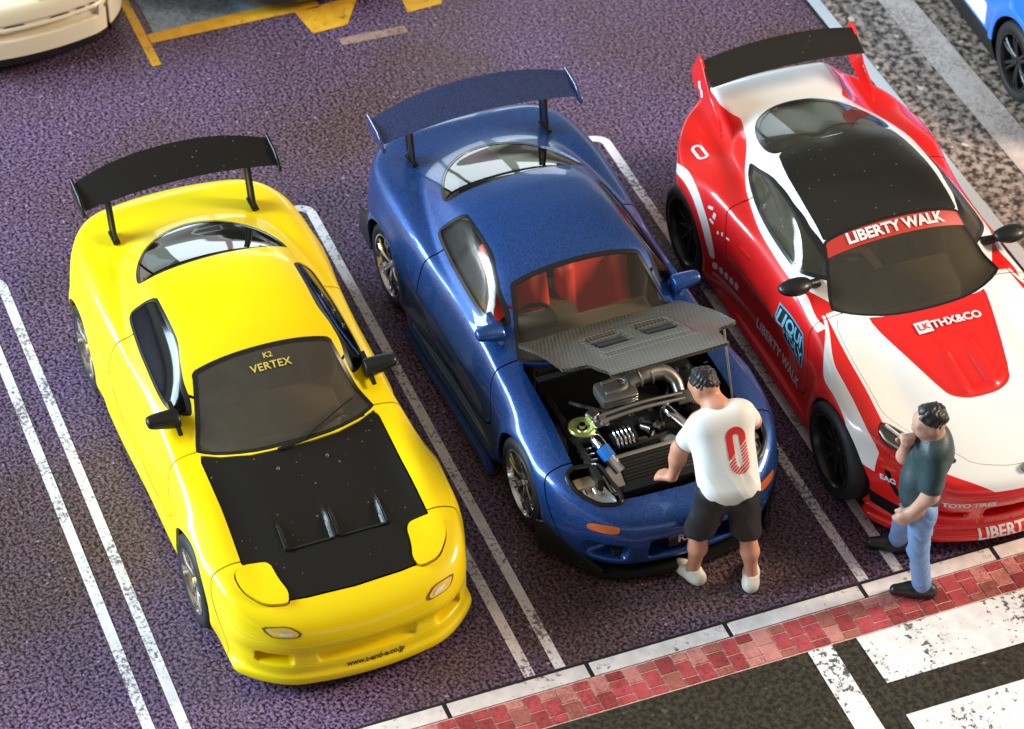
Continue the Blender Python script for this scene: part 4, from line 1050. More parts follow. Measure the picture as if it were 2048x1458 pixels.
def su_field(X, Y, Z):
    Y = np.abs(Y)
    zt = SU_HOOD(X)-.035*(Y/.8)**2+SU_FB(X)*gau(Y, .76, .13)-.10*sst(-.9, -1.5, X)*sst(.42, .62, Y)-.02*gau(Y, .50, .10)*sst(.6, .9, X)*sst(2.0, 1.6, X)
    w_ = SU_W(X)-.07*np.clip((Z-.52)/.42, 0, 2)**2-.02*np.clip((.32-Z)/.2, 0, 1.5)**2-.035*gau(X, .1, .5)*gau(Z, .50, .16)
    for ax in (1.235, -1.235):
        rr = np.sqrt((X-ax)**2+(Z-.335)**2); w_ = w_+.035*gau(rr, .41, .075)*sst(.12, .3, Z)
    a = smax(Z-zt, Y-w_, .06)
    xf = 2.215-.10*(Y/.5)**2-.26*np.clip((Y-.45)/.4, 0, 2)**2-.045*np.clip((Z-.54)/.15, 0, 3)**1.5-.075*np.clip((.52-Z)/.2, 0, 1.6)
    a = smax(a, X-xf, .06)
    xr = -2.06+.05*(Y/.5)**2+.22*np.clip((Y-.5)/.35, 0, 2)**2+.16*np.clip((.95-Z)/.5, 0, 1)
    a = smax(a, xr-X, .06)
    xs = X+.16*(Y/.61)**2*sst(-.1, .4, X)
    zr = SU_ROOF(xs)-.045*(Y/.5)**2-.02*(Y/.5)**4-.014*gau(Y, 0, .13)*sst(-.2, -.6, X)
    g = smax(Z-zr, Y-(SU_GW(X)-.010-(Z-.92)*.56), .058); g = smax(g, .6-Z, .05)
    f = smin(a, g, .04)
    f = smax(f, .135-Z, .03)
    # chin: red lip, mouth, corner vents
    lipx = 2.135-.11*(Y/.55)**2-.22*np.clip((Y-.5)/.4, 0, 2)**2
    lip = smax(smax(np.abs(Z-.115)-.032, X-lipx, .02), Y-.885, .03); lip = smax(lip, 1.58-X, .02)
    f = smin(f, lip, .045)
    f = smax(f, -rbox(X-2.13, Y, Z-.34, (0, 0, 0), (.13, .26, .055), .03), .014)
    f = smax(f, -rbox(X-2.02, Y-.50, Z-.33, (0, 0, 0), (.13, .13, .028), .02), .012)
    f = smax(f, -rbox(X-1.70, Y-.88-(X-1.7)*-.6, Z-.30-(X-1.7)*-.25, (0, 0, 0), (.16, .07, .045), .02), .012)
    sk = smax(smax(np.abs(Z-.145)-.045, Y-.905, .03), np.abs(X)-.82, .05); sk = smax(sk, .6-Y, .02)
    return smin(f, sk, .03)
SU_WS = chaikin(mirror_poly([(.045, 0), (.045, .25), (.045, .45), (.055, .515), (.12, .525), (.30, .58), (.46, .63), (.50, .625), (.60, .50), (.69, .30), (.72, .10)]), 1)
SU_RWIN = chaikin(mirror_poly([(-.90, 0), (-.89, .2), (-.86, .38), (-.88, .45), (-1.0, .475), (-1.25, .43), (-1.45, .33), (-1.56, .18), (-1.59, .06)]), 2)
SU_ROOFP = chaikin(mirror_poly([(.07, 0), (.07, .30), (.07, .50), (-.05, .50), (-.35, .50), (-.65, .475), (-.90, .42), (-.89, .2), (-.895, .05)]), 1)
SU_SW = chaikin([(.34, .955), (.22, 1.035), (.02, 1.115), (-.20, 1.155), (-.45, 1.165), (-.70, 1.14), (-1.02, 1.035), (-.93, .995), (-.65, .958), (-.2, .94), (.1, .935)], 2, .16)
SU_DOOR = chaikin([(.52, .95), (.56, .80), (.68, .5), (.62, .235), (-.40, .235), (-.58, .45), (-.66, .70), (-.80, .955), (-.4, 1.1)], 2)
SU_RED = chaikin(mirror_poly([(.62, 0), (.62, .43), (.72, .43), (1.05, .345), (1.40, .245), (1.46, .20), (1.50, .12), (1.51, .05)]), 1)
M_RPAINT = paint('red_paint', (.80, .012, .010), .35, .8, spec=.35)
M_WPAINT = paint('white_paint', (.90, .89, .88), .32, .8, var=.015)
M_BGLOSS = dusty('gloss_black_roof', (.010, .009, .006), .30, .5, amount=.3)
M_SUGLASS = glass('dark_glass', (.80, .76, .66), 1.5, .05, dust_sheen=.06)
M_WHITE = paint('white_print', (.85, .80, .80), .45, 0)
M_BLACKWHEEL = paint('black_wheel', (.012, .012, .013), .35, .2)
def recolor(M, f, idx):
    a, b = clip(M, f); a['m'][:] = idx
    return weld(join(a, b))
def red_car():
    root = empty('red_white_coupe', (.394, 4.385, 0), -.010)
    tag(root, 'red and white wide-body sports coupe with black roof and tall red wing plates', 'car', 'sports coupes parked in the bays')
    full = sdf_mesh(su_field, (-2.35, -1.1, .05), (2.45, 1.1, 1.4), .0138)
    bv = bvh_of(full)
    M = full
    yi = prof([(.3, .665), (.55, .685), (.9, .715), (1.235, .735), (1.5, .745), (1.7, .715), (1.85, .63), (2.0, .50), (2.12, .34), (2.3, .0), (2.6, -.3)])
    zl = prof([(1.0, .86), (.55, .885), (.2, .885), (-.3, .90), (-.7, .935), (-1.0, .985), (-1.2, 1.03), (-1.5, 1.0), (-2.3, .98)])
    zn = prof([(1.0, .5), (1.7, .60), (2.0, .60), (2.15, .575), (2.3, .56)])
    xyz = lambda m: (m['V'][:, 0], np.abs(m['V'][:, 1]), m['V'][:, 2])
    def hoodw(m):
        x, y, z = xyz(m); return np.maximum(np.maximum(y-yi(x), .50-x), zn(x)-z)
    def cabw(m):
        x, y, z = xyz(m); w_ = np.where(x < -1.2, y-(.47), -1.)
        return np.maximum(np.maximum(zl(x)-z, x-.515), np.maximum(y-.80+.33*sst(-.95, -1.3, x), -2.2-x))
    def strip(m):
        x, y, z = xyz(m); a = .095*sst(.5, 1.0, x)+.008; b = a+.02+.065*sst(.5, 1.1, x)
        return np.maximum(np.maximum(yi(x)+a-y, y-yi(x)-b), np.maximum(np.maximum(.5-x, x-1.66), .50-z))
    def rearring(m):
        x, y, z = xyz(m); r = np.sqrt((x+1.235)**2+(z-.335)**2)
        return np.maximum(np.maximum(np.abs(r-.475)-.028*sst(.25, .6, z), .80-y), .45-z)
    def beltline(m):
        x, y, z = xyz(m); return np.maximum(np.maximum(np.abs(z-(.845+.02*sst(.55, .2, x)))-.012, .60-y), np.maximum(x-.62, .18-x))
    for f in (hoodw, cabw, strip, rearring, beltline): M = recolor(M, f(M), 1)
    # dark vents cut into the bumper
    def vents(m):
        x, y, z = xyz(m)
        a = rbox(x-2.05, y, z-.345, (0, 0, 0), (.16, .235, .040), .02)
        b = rbox(x-1.95, y-.50, z-.33, (0, 0, 0), (.10, .125, .024), .01)
        c = rbox(x-1.68, y-.86-(x-1.7)*-.6, z-.30-(x-1.7)*-.25, (0, 0, 0), (.155, .06, .042), .02)
        d = np.maximum(np.maximum(np.abs(z-(.235-.10*(x-1.6)))-.055, np.abs(x-1.71)-.115), .6-y)
        e = np.maximum(np.maximum(np.abs((x-1.775)-.35*(.48-z))-.022, np.abs(z-.47)-.10), .55-y)
        return np.minimum(np.minimum(np.minimum(a, b), c), np.minimum(d, e))
    M = recolor(M, vents(M), 2)
    mats = [M_RPAINT, M_WPAINT, M_WELL]
    M = arches(M, (1.235, -1.235), .365, .345, .60)
    # windscreen with its red sun strip
    ws_f = lambda m: topmask(m, SU_WS, .72)
    inn, M = clip(M, ws_f(M))
    g, fr = clip(inn, ws_f(inn)+.02)
    strip_in, gl_ = clip(g, np.maximum(g['V'][:, 0]-(.185-.10*(g['V'][:, 1]/.55)**2*.3), -1))
    gl_['m'][:] = 0; strip_in['m'][:] = 0; fr['m'][:] = 0
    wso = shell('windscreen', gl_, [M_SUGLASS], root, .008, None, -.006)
    shell('window_seal', fr, [M_FRIT], wso, .02, None, -.003)
    shell('sun_strip', strip_in, [paint('sun_strip_red', (.56, .035, .02), .4, .4)], wso, .008, None, -.004)
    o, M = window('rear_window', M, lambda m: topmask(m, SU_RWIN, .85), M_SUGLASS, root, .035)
    rf, M = cut_panel(M, lambda m: topmask(m, SU_ROOFP, 1.0), .002); rf['m'][:] = 0
    shell('roof_panel', rf, [M_BGLOSS], root, .02, M_DARK, -.001)
    for s in (-1, 1): o, M = window('side_window', M, lambda m: sidemask(m, SU_SW, .40, s), M_SUGLASS, root, .022)
    # headlamps
    HL = chaikin([(1.50, .745), (1.55, .80), (1.66, .80), (1.80, .70), (1.90, .56), (1.95, .42), (1.90, .40), (1.78, .50), (1.64, .62)], 2)
    for s in (-1, 1):
        hl, M = cut_panel(M, lambda m: topmask(m, HL*np.array([1, s]), .55), .002); hl['m'][:] = 0
        h = shell('headlamp', hl, [M_LAMPD], root, .01, None, -.010)
        pts = [(a, s*b, 0) for a, b in catmull([(1.54, .735), (1.66, .665), (1.78, .56), (1.88, .46)], 5)]
        pts = [(a, b, bv.ray_cast(Vector((a, b, 2)), Vector((0, 0, -1)))[0].z-.004) for a, b, c in pts]
        MB().tube(pts, .012, 6).build('lamp_strip', M_WHITE, h)
        pts = [(a, s*b, 0) for a, b in catmull([(1.56, .785), (1.66, .765), (1.79, .665), (1.88, .54)], 5)]
        pts = [(a, b, bv.ray_cast(Vector((a, b, 2)), Vector((0, 0, -1)))[0].z-.004) for a, b, c in pts]
        MB().tube(pts, .008, 6).build('lamp_strip', M_ALU, h)
    # bonnet: red centre on white, outlined by its shut line
    SUH = chaikin(mirror_poly([(.70, 0), (.69, .30), (.62, .52), (.56, .655), (.9, .695), (1.35, .715), (1.48, .71), (1.62, .60), (1.76, .48), (1.90, .37), (1.98, .32), (2.05, .15), (2.07, .05)]), 1)
    hood, M = cut_panel(M, lambda m: topmask(m, SUH, .55), .0015)
    V = hood['V']; x, y = V[:, 0], np.abs(V[:, 1])
    fr_ = sdpoly(V[:, 0], V[:, 1], SU_RED)
    dz = -.010*gau(fr_, -.02, .016)+.012*sst(.0, -.03, fr_)*0
    ridge = .018*gau(y, .105, .035)*sst(.95, 1.15, x)*sst(1.50, 1.40, x)-.012*sst(.07, .05, y)*sst(1.0, 1.2, x)*sst(1.46, 1.38, x)
    hood['V'] = V+np.stack([0*dz, 0*dz, dz+ridge], 1)
    hood = recolor(hood, np.maximum(sdpoly(hood['V'][:, 0], hood['V'][:, 1], SU_RED), .5-hood['V'][:, 2]), 0)
    # normals for the pressed shapes
    tri = hood['V'][hood['T']]; fn = np.cross(tri[:, 1]-tri[:, 0], tri[:, 2]-tri[:, 0]); vn = np.zeros_like(hood['V'])
    for k in range(3): np.add.at(vn, hood['T'][:, k], fn)
    hood['N'] = vn/np.maximum(np.linalg.norm(vn, axis=1), 1e-12)[:, None]
    shell('bonnet', hood, [M_RPAINT, M_WPAINT], root, .02, M_DARK, .002)
    for s in (-1, 1):
        d, M = cut_panel(M, lambda m: sidemask(m, SU_DOOR, .52, s), .005)
        dd = shell('door', d, [M_RPAINT, M_WPAINT, M_WELL], root, .03, M_DARK)
        m = MB(); m.box((-.42, s*.855, .74), (.15, .02, .03), Matrix.Rotation(s*-.12, 3, 'Z'), .009); m.build('door_handle', M_RPAINT, dd)
    shell('body', M, mats, root, .022, M_DARK)
    for ax in (1.235, -1.235):
        for s in (-1, 1): liner(root, ax, s, .372, .52, .86, .345)
    MB().box((0, 0, .18), (2.0, 1.2, .06)).box((1.7, 0, .22), (.5, 1.0, .08)).box((-1.75, 0, .22), (.4, 1.1, .08)).build('chassis', M_DARK, root)
    for s in (-1, 1):
        for ax in (1.235, -1.235): wheel('wheel', root, ax, s, .955, .345, .30, M_BLACKWHEEL, M_RUB, 10, .76, .075, None, .035)
        side_mirror(root, s, (.27, s*.81, .975), M_PLAS, (.070, .125, .055), (-.03, -.19, -.05))
    # wing: black blade between tall red plates
    plate = [(-1.42, .965), (-1.52, .985), (-1.70, 1.02), (-1.95, 1.12), (-1.96, 1.22), (-1.87, 1.385), (-1.81, 1.365), (-1.63, 1.17), (-1.47, 1.08)]
    w_ = gt_wing(root, M_BGLOSS, -1.62, 1.315, .60, .05, .24, .22, None, (-1.80, 1.0), M_FRIT, plate, M_RPAINT)
    wb = BVHTree.FromPolygons([tuple(v) for v in np.array([(-3, -.611, 0), (3, -.611, 0), (3, -.611, 3), (-3, -.611, 3)])], [(0, 1, 2, 3)])
    decal('plate_lettering', grid_art(.06, .035, 40, [lambda x, y: np.abs(y-.012*np.sin(x*60))-.022, lambda x, y: -np.abs(np.sin(x*75+y*40))+.25]), (-1.79, -.62, 1.14), (.45, 0, -.9), (.9, 0, .45), (0, 1, 0), wb, M_WHITE, w_, .003)
    # lettering
    top = (0, 0, -1)
    decal('sun_strip_lettering', text_tris('LIBERTY WALK', .112, .0042, 1.0), (.125, .0, 1.15), (0, .95, 0), (-.9, 0, .45), (-.45, 0, -1), bv, M_WHITE, root, .004)
    decal('bonnet_lettering', text_tris('THX&CO', .088, .003, 1.0), (.86, .115, .87), (0, 1, 0), (-1, 0, .1), top, bv, M_WHITE, root, .012)
    lk = decal('bonnet_emblem', np.array([(-.055, -.05), (.055, -.05), (.055, .05), (-.055, .05)]), (.86, -.13, .87), (0, 1, 0), (-1, 0, .1), top, bv, M_WHITE, root, .012)
    decal('emblem_lettering', text_tris('LK', .075, .001), (.86, -.13, .87), (0, 1, 0), (-1, 0, .1), top, bv, M_RPAINT, lk, .015)
    decal('lip_lettering', text_tris('LIBERTY WALK', .105, .004, 1.02), (2.12, .08, .135), (0, 1, 0), (-.25, 0, 1), (-1, 0, -.25), bv, M_WHITE, root, .004)
    decal('bumper_lettering', text_tris('TOYO TIRES', .062, .003, 1.0), (2.05, -.38, .455), (.22, .97, 0), (-.1, 0, 1), (-1, .1, -.1), bv, M_WHITE, root, .004)
    decal('corner_lettering', text_tris('EAG', .062, .003), (1.76, -.80, .50), (.55, .83, 0), (-.25, 0, .97), (-.75, .6, -.2), bv, M_WHITE, root, .004)
    MB().cyl((2.108, 0, .655), (2.118, 0, .672), .034, .030, 24).build('nose_badge', paint('badge_bronze', (.30, .25, .14), .3, 0, .8), root)
    U, D = (1, 0, 0), (0, 1, 0)
    decal('sill_lettering', text_tris('LIBERTY WALK', .10, .003, 1.05), (.18, -.9, .315), U, (0, 0, 1), D, bv, M_WHITE, root, .004)
    for k in range(5): decal('sill_mark', chaikin([(-.022, -.03), (.024, -.026), (.02, .03), (-.026, .024)], 1), (-.74+.065*k, -.9, .40), U, (0, 0, 1), D, bv, M_WHITE, root, .004)
    decal('sill_lettering', np.array([(-.20, -.014), (.20, -.014), (.20, .014), (-.20, .014)]), (-.56, -.9, .325), U, (0, 0, 1), D, bv, paint('pink_print', (.75, .30, .30), .5, 0), root, .004)
    st = decal('door_sticker', np.array([(-.20, .14), (-.16, -.14), (.20, -.13), (.22, .02), (.16, .14)]), (.34, -.9, .60), U, (0, 0, 1), D, bv, paint('sticker_blue', (.16, .45, .62), .45, 0), root, .003)
    decal('sticker_panel', np.array([(-.185, .128), (-.148, -.128), (.188, -.118), (.205, .018), (.15, .128)]), (.34, -.9, .60), U, (0, 0, 1), D, bv, paint('sticker_black', (.012, .02, .03), .45, 0), st, .005)
    ltb = paint('sticker_letter_blue', (.25, .62, .80), .45, 0)
    decal('sticker_lettering', text_tris('LIQUI', .135, .004), (.34, -.9, .66), U, (0, 0, 1), D, bv, ltb, st, .008)
    decal('sticker_lettering', text_tris('MOLY', .135, .004), (.36, -.9, .545), U, (0, 0, 1), D, bv, ltb, st, .008)
    # small decals on the rear wing panel
    for k, (xx, zz, w2, h2, an) in enumerate(((-.90, .80, .028, .012, .3), (-.84, .77, .016, .022, .1), (-.85, .72, .026, .010, -.2), (-.76, .68, .012, .012, 0), (-.71, .70, .012, .014, .4), (-.64, .71, .022, .009, .2), (-.15, .55, .016, .024, .3), (.0, .50, .012, .016, 0))):
        c_, s_ = math.cos(an), math.sin(an)
        decal('small_decal', np.array([(p*w2*c_-q*h2*s_, p*w2*s_+q*h2*c_) for p, q in ((-1, -.8), (.9, -1), (1, .9), (-.8, 1))]), (xx, -.9, zz), U, (0, 0, 1), D, bv, M_WHITE, root, .004)
    ring = grid_art(.05, .10, 24, [lambda x, y: np.hypot(x, np.maximum(np.abs(y)-.05, 0))-.045, lambda x, y: .022-np.hypot(x, np.maximum(np.abs(y)-.05, 0))])
    decal('fuel_cap_ring', ring, (-1.42, -.78, .93), (0, 1, 0), (1, 0, 0), (0, .25, -1), bv, M_WHITE, root, .004)
    cabin(root, M_DUSTY, M_INT, .38, .52, .87, -.25)
    return root
M_LAMPD = paint('dark_lamp_lens', (.045, .04, .03), .15, 1.0)
red_car()

# ------------------------------------------------------------------ the two figurines
M_SKIN = paint('painted_skin', (.66, .30, .19), .5, .0, bump=.06, var=.10)
M_SKIN2 = paint('painted_skin_pale', (.60, .33, .24), .5, .0, bump=.06, var=.14)
M_HAIR = paint('black_hair', (.014, .012, .011), .45, .1, bump=.5)
M_SHIRT = paint('white_shirt', (.84, .82, .78), .55, 0, bump=.12)
M_TRIM = paint('grey_cuff', (.30, .16, .14), .6, 0)
M_SHORTS = paint('black_shorts', (.018, .017, .017), .5, 0, bump=.15)
M_SHOE = paint('white_shoe', (.80, .76, .66), .45, 0, bump=.06)
M_BSHOE = paint('black_shoe', (.014, .013, .012), .4, .2)
M_TEAL = paint('dark_teal_shirt', (.028, .060, .068), .5, 0, bump=.2, var=.45)
M_JEANS = paint('blue_jeans', (.20, .34, .62), .6, 0, bump=.25, var=.25)
M_REDPRINT = paint('red_print', (.72, .02, .02), .5, 0)
M_EYE = paint('eye_dark', (.03, .02, .02), .4, 0)
def v3(*a): return np.array(a, float)
def cones(X, Y, Z, L, k):
    f = None
    for a, b, ra, rb in L:
        a, b = np.array(a, float), np.array(b, float); d = b-a; dd = max(d@d, 1e-9)
        px, py, pz = X-a[0], Y-a[1], Z-a[2]
        t = np.clip((px*d[0]+py*d[1]+pz*d[2])/dd, 0, 1)
        q = np.sqrt((px-d[0]*t)**2+(py-d[1]*t)**2+(pz-d[2]*t)**2)-(ra+(rb-ra)*t)
        f = q if f is None else smin(f, q, k)
    return f
def frame(fw, up):
    fw = v3(*fw)/np.linalg.norm(fw); s = np.cross(up, fw); s /= np.linalg.norm(s); u = np.cross(fw, s)
    return fw, s, u
def head_field(X, Y, Z, c, fr):
    q = [((X-c[0])*fr[i][0]+(Y-c[1])*fr[i][1]+(Z-c[2])*fr[i][2])/.93 for i in range(3)]
    el = lambda o, r: (np.sqrt(((q[0]-o[0])/r[0])**2+((q[1]-o[1])/r[1])**2+((q[2]-o[2])/r[2])**2)-1)*min(r)
    f = el((-.005, 0, .022), (.100, .080, .100))
    f = smin(f, el((.035, 0, -.055), (.066, .056, .070)), .03)
    f = smin(f, cones(q[0], q[1], q[2], [((.088, 0, .012), (.112, 0, -.026), .010, .017)], .01), .014)   # nose
    f = smin(f, cones(q[0], q[1], q[2], [((.086, -.022, -.062), (.086, .022, -.062), .010, .010)], .01), .010)  # lips
    f = smin(f, cones(q[0], q[1], q[2], [((.082, -.045, .03), (.082, .045, .03), .013, .013)], .01), .02)  # brow
    for s in (-1, 1): f = smin(f, el((-.008, s*.080, -.008), (.022, .014, .033)), .008)
    return f
def hair_field(X, Y, Z, c, fr, fl=0.):
    q = [((X-c[0])*fr[i][0]+(Y-c[1])*fr[i][1]+(Z-c[2])*fr[i][2])/.93 for i in range(3)]
    wv = .0022*np.sin(q[0]*110+np.sin(q[1]*80)*2)*np.sin(q[1]*105+q[2]*60)+.0022*np.sin(q[2]*170+q[0]*110+np.sin(q[1]*90)*1.5)+.004*np.sin(q[0]*45-q[2]*50+q[1]*30)
    f = (np.sqrt(((q[0]+.010)/.112)**2+(q[1]/.094)**2+((q[2]-.034)/.108)**2)-1)*.094-wv
    # cut away in front of the ears and below the hairline
    cutf = .62*(q[0]-.052)-.78*(q[2]-.055)
    f = smax(f, cutf, .012); 
    return smax(f, -.085-q[2], .012)
def hand_cones(w, d, side, curl, n, L=.085):
    """palm and five fingers: w wrist, d direction of the hand, side = thumb side, n = back of the hand"""
    w, d, side, n = [np.array(q, float) for q in (w, d, side, n)]
    d /= np.linalg.norm(d); side = side-(side@d)*d; side /= np.linalg.norm(side); n = np.cross(d, side)*(1 if np.dot(np.cross(d, side), n) > 0 else -1)
    out = []
    for k, (o, ln) in enumerate(((.030, .068), (.011, .076), (-.009, .070), (-.028, .055))):
        b0 = w+d*.010+side*o*.6; b1 = w+d*L*.92+side*o
        out.append((b0, b1, .016, .014))
        m1 = b1+(d*math.cos(curl)-n*math.sin(curl))*ln*.55; m2 = m1+(d*math.cos(curl*2)-n*math.sin(curl*2))*ln*.45
        out += [(b1, m1, .0115, .0100), (m1, m2, .0100, .0085)]
    t0 = w+d*.018+side*.022; t1 = t0+(d*.6+side*.8)*.042-n*.01; t2 = t1+(d*.92+side*.3)*.036-n*.012
    out += [(t0, t1, .016, .013), (t1, t2, .012, .010)]
    return out
def shoe_cones(an, d, r=1.0):
    an = np.array(an, float); d = np.array([d[0], d[1], 0.]); d /= np.linalg.norm(d)
    a0 = np.array([an[0], an[1], .047])
    return [(a0-d*.055, a0+d*.07, .044*r, .042*r), (a0+d*.07, a0+d*.165+np.array([0, 0, -.008]), .043*r, .034*r), (a0-d*.02, a0+np.array([0, 0, .055])-d*.015, .045*r, .040*r)]
def solid(name, F, lo, hi, h, mat, parent, base):
    M = sdf_mesh(F, lo, hi, h, sym=False, lip=2.2); M['V'] = M['V']-np.array(base)
    return skin(name, M, mat, parent)
def persons():
    h = .0085
    # ---- figure leaning over the open bonnet
    base = (2.13, 2.40, 0)
    root = empty('person', base); tag(root, 'person in white T-shirt and black shorts leaning over the blue car', 'person')
    hipL, hipR = v3(2.17, 2.315, .84), v3(2.22, 2.475, .84); kL, kR = v3(2.085, 2.255, .46), v3(2.215, 2.535, .46); aL, aR = v3(2.065, 2.24, .09), v3(2.25, 2.57, .09)
    shL, shR = v3(1.935, 2.295, 1.235), v3(1.965, 2.575, 1.265); eL, wL = v3(1.855, 2.205, .985), v3(1.84, 2.17, .735); eR, wR = v3(1.83, 2.72, 1.03), v3(1.665, 2.64, .83)
    nk = v3(1.905, 2.425, 1.30); hc = v3(1.775, 2.39, 1.39)
    fr = frame((-.70, -.38, -.62), (-.55, -.10, .83))
    hL = hand_cones(wL, (-.80, -.50, -.30), (-.3, .9, .1), .35, (0, 0, 1)); hR = hand_cones(wR, (-.8, -.25, -.55), (-.2, -.9, 0), .4, (0, 0, 1))
    body = [(hipL, hipR, .085, .085), (shL, shR, .06, .06), (v3(2.0, 2.37, 1.12), hipL, .06, .065), (v3(2.0, 2.48, 1.13), hipR, .06, .065), (nk, hc+v3(.05, .015, -.045), .054, .048), (nk, v3(2.0, 2.43, 1.15), .06, .07),
            (hipL, kL, .076, .048), (kL, kL*.6+aL*.4+v3(.02, 0, 0), .044, .045), (kL*.6+aL*.4+v3(.02, 0, 0), aL, .045, .028), (hipR, kR, .080, .050), (kR, kR*.6+aR*.4+v3(.02, 0, 0), .044, .045), (kR*.6+aR*.4+v3(.02, 0, 0), aR, .045, .028),
            (shL, eL, .052, .042), (eL, eL*.65+wL*.35, .041, .041), (eL*.65+wL*.35, wL, .041, .026), (shR, eR, .052, .042), (eR, wR, .041, .026), (aL, aL-v3(0, 0, .05), .030, .034), (aR, aR-v3(0, 0, .05), .030, .034)]
    def FB(X, Y, Z):
        f = cones(X, Y, Z, body, .03); f = smin(f, head_field(X, Y, Z, hc, fr), .02)
        return smin(smin(f, cones(X, Y, Z, hL, .010), .012), cones(X, Y, Z, hR, .010), .012)
    solid('body', FB, (1.45, 2.0, .0), (2.45, 2.85, 1.62), h, M_SKIN, root, base)
    solid('hair', lambda X, Y, Z: hair_field(X, Y, Z, hc, fr), (1.58, 2.2, 1.25), (1.95, 2.6, 1.62), .008, M_HAIR, root, base)
    # shirt: torso and short sleeves, with folds
    sl = lambda sh, e: (sh, sh*.42+e*.58, .078, .074)
    tors = [(shL*.8+shR*.2, shR*.8+shL*.2, .076, .078), (v3(1.97, 2.33, 1.18), hipL+v3(.0, -.002, .04), .090, .102), (v3(1.99, 2.52, 1.19), hipR+v3(0, .002, .04), .090, .102), (v3(1.98, 2.43, 1.18), v3(2.20, 2.395, .88), .098, .110)]
    def FS(X, Y, Z):
        f = cones(X, Y, Z, tors, .05)
        f = smax(f, (Z-.875)*-.92-(X-2.2)*.30, .012)       # hem
        for sh, e in ((shL, eL), (shR, eR)):
            a = cones(X, Y, Z, [(sh, sh*.12+e*.88, .070, .065)], .01); d = (e-sh)/np.linalg.norm(e-sh); c = sh*.24+e*.76
            a = smax(a, (X-c[0])*d[0]+(Y-c[1])*d[1]+(Z-c[2])*d[2], .008); f = smin(f, a, .035)
        n0 = nk+v3(-.035, 0, .03); nd = (hc-nk)/np.linalg.norm(hc-nk)
        f = smax(f, (X-n0[0])*nd[0]+(Y-n0[1])*nd[1]+(Z-n0[2])*nd[2], .01)
        cr = lambda v: 1-2*np.abs(np.sin(v))**.7
        return f-.0045*cr(X*20+Z*17+np.sin(Y*18)*1.1)*np.sin(Y*15+Z*10+.6)*sst(1.27, 1.0, Z)-.003*cr(Y*24+Z*12)*sst(1.15, .93, Z)
    Ms = sdf_mesh(FS, (1.72, 2.05, .78), (2.42, 2.82, 1.45), .0095, sym=False); Ms['V'] = Ms['V']-np.array(base)
    shirt = skin('t_shirt', Ms, M_SHIRT, root)
    sb = bvh_of(Ms)
    # sleeve cuff
    for sh, e in ((shL, eL),):
        d = (e-sh)/np.linalg.norm(e-sh); c = sh*.24+e*.76-np.array(base); q = Vector(d).to_track_quat('Z', 'Y').to_matrix()
        m = MB(); m.tube([tuple(Vector(c)+q@Vector((.064*math.cos(a), .064*math.sin(a), 0))) for a in np.linspace(0, 2*math.pi, 25)], .008, 6, False); m.build('sleeve_cuff', M_TRIM, shirt)
    # numeral print: solid at the top left, hatched elsewhere
    ring_o = lambda x, y: np.hypot(x, np.maximum(np.abs(y)-.085, 0))-.066
    ring_i = lambda x, y: .021-np.hypot(x, np.maximum(np.abs(y)-.085, 0))
    sol = grid_art(.075, .165, 40, [ring_o, ring_i, lambda x, y: -(y-.9*x-.005) if False else (.9*x-y+.0)])
    hat = [ring_o, ring_i, lambda x, y: -(.9*x-y-.008), lambda x, y: np.abs((((y-.75*x)/.021) % 1)-.5)-.30]
    O = np.array((2.07, 2.455, 1.10))-np.array(base); upv = v3(-.55, .05, .83); upv /= np.linalg.norm(upv); U_ = v3(.12, .98, .02); Dn = (-.86, 0, -.5)
    decal('back_print', sol, O, U_, upv, Dn, sb, M_REDPRINT, shirt, .003, .04)
    decal('back_print', grid_art(.075, .165, 110, hat), O, U_, upv, Dn, sb, M_REDPRINT, shirt, .003, .04)
    # shorts
    def FT(X, Y, Z):
        f = cones(X, Y, Z, [(hipL+v3(0, 0, .02), hipR+v3(0, 0, .02), .110, .110), (hipL+v3(-.02, .01, .12), hipR+v3(-.02, -.01, .12), .078, .078)], .02)
        for hp_, kn in ((hipL, kL), (hipR, kR)): f = smin(f, cones(X, Y, Z, [(hp_, kn+v3(0, 0, -.02), .106, .100)], .02), .03)
        f = smax(f, .445-Z+.05*(X-2.1), .010); f = smax(f, Z-1.0, .02)
        return f-.004*np.sin(Z*30+Y*40)*np.sin(X*30+Y*22)
    solid('shorts', FT, (1.9, 2.08, .38), (2.4, 2.72, 1.08), .010, M_SHORTS, root, base)
    for an, d, nm in ((aL, (-.93, -.37), 'shoe'), (aR, (-.89, .45), 'shoe')):
        S = shoe_cones(an, d, 1.1)
        solid(nm, lambda X, Y, Z: smax(smax(cones(X, Y, Z, S, .02), .004-Z, .006), Z-.115, .008), (an[0]-.25, an[1]-.25, -.02), (an[0]+.2, an[1]+.25, .14), .008, M_SHOE, root, base)
    # ---- figure by the red car
    base = (2.60, 3.50, 0)
    root = empty('person', base); tag(root, 'person in dark teal shirt and jeans standing with one hand at the mouth', 'person')
    f2 = v3(-.42, -.91, 0); lf = v3(.91, -.42, 0)
    pel = v3(2.735, 3.475, .90); hipL, hipR = pel+lf*.08+v3(0, 0, -.04), pel-lf*.08+v3(0, 0, -.04)
    kL, kR = v3(2.765, 3.475, .48), v3(2.50, 3.505, .47); aL, aR = v3(2.735, 3.555, .09), v3(2.305, 3.60, .09)
    shL, shR = v3(2.835, 3.465, 1.365), v3(2.635, 3.55, 1.365); eL, wL = v3(2.89, 3.435, 1.075), v3(2.85, 3.345, .92); eR, wR = v3(2.60, 3.395, 1.17), v3(2.665, 3.355, 1.355)
    nk = v3(2.735, 3.495, 1.43); hc = v3(2.745, 3.46, 1.565)
    fr = frame((-.30, -.93, -.22), (-.05, -.2, .97))
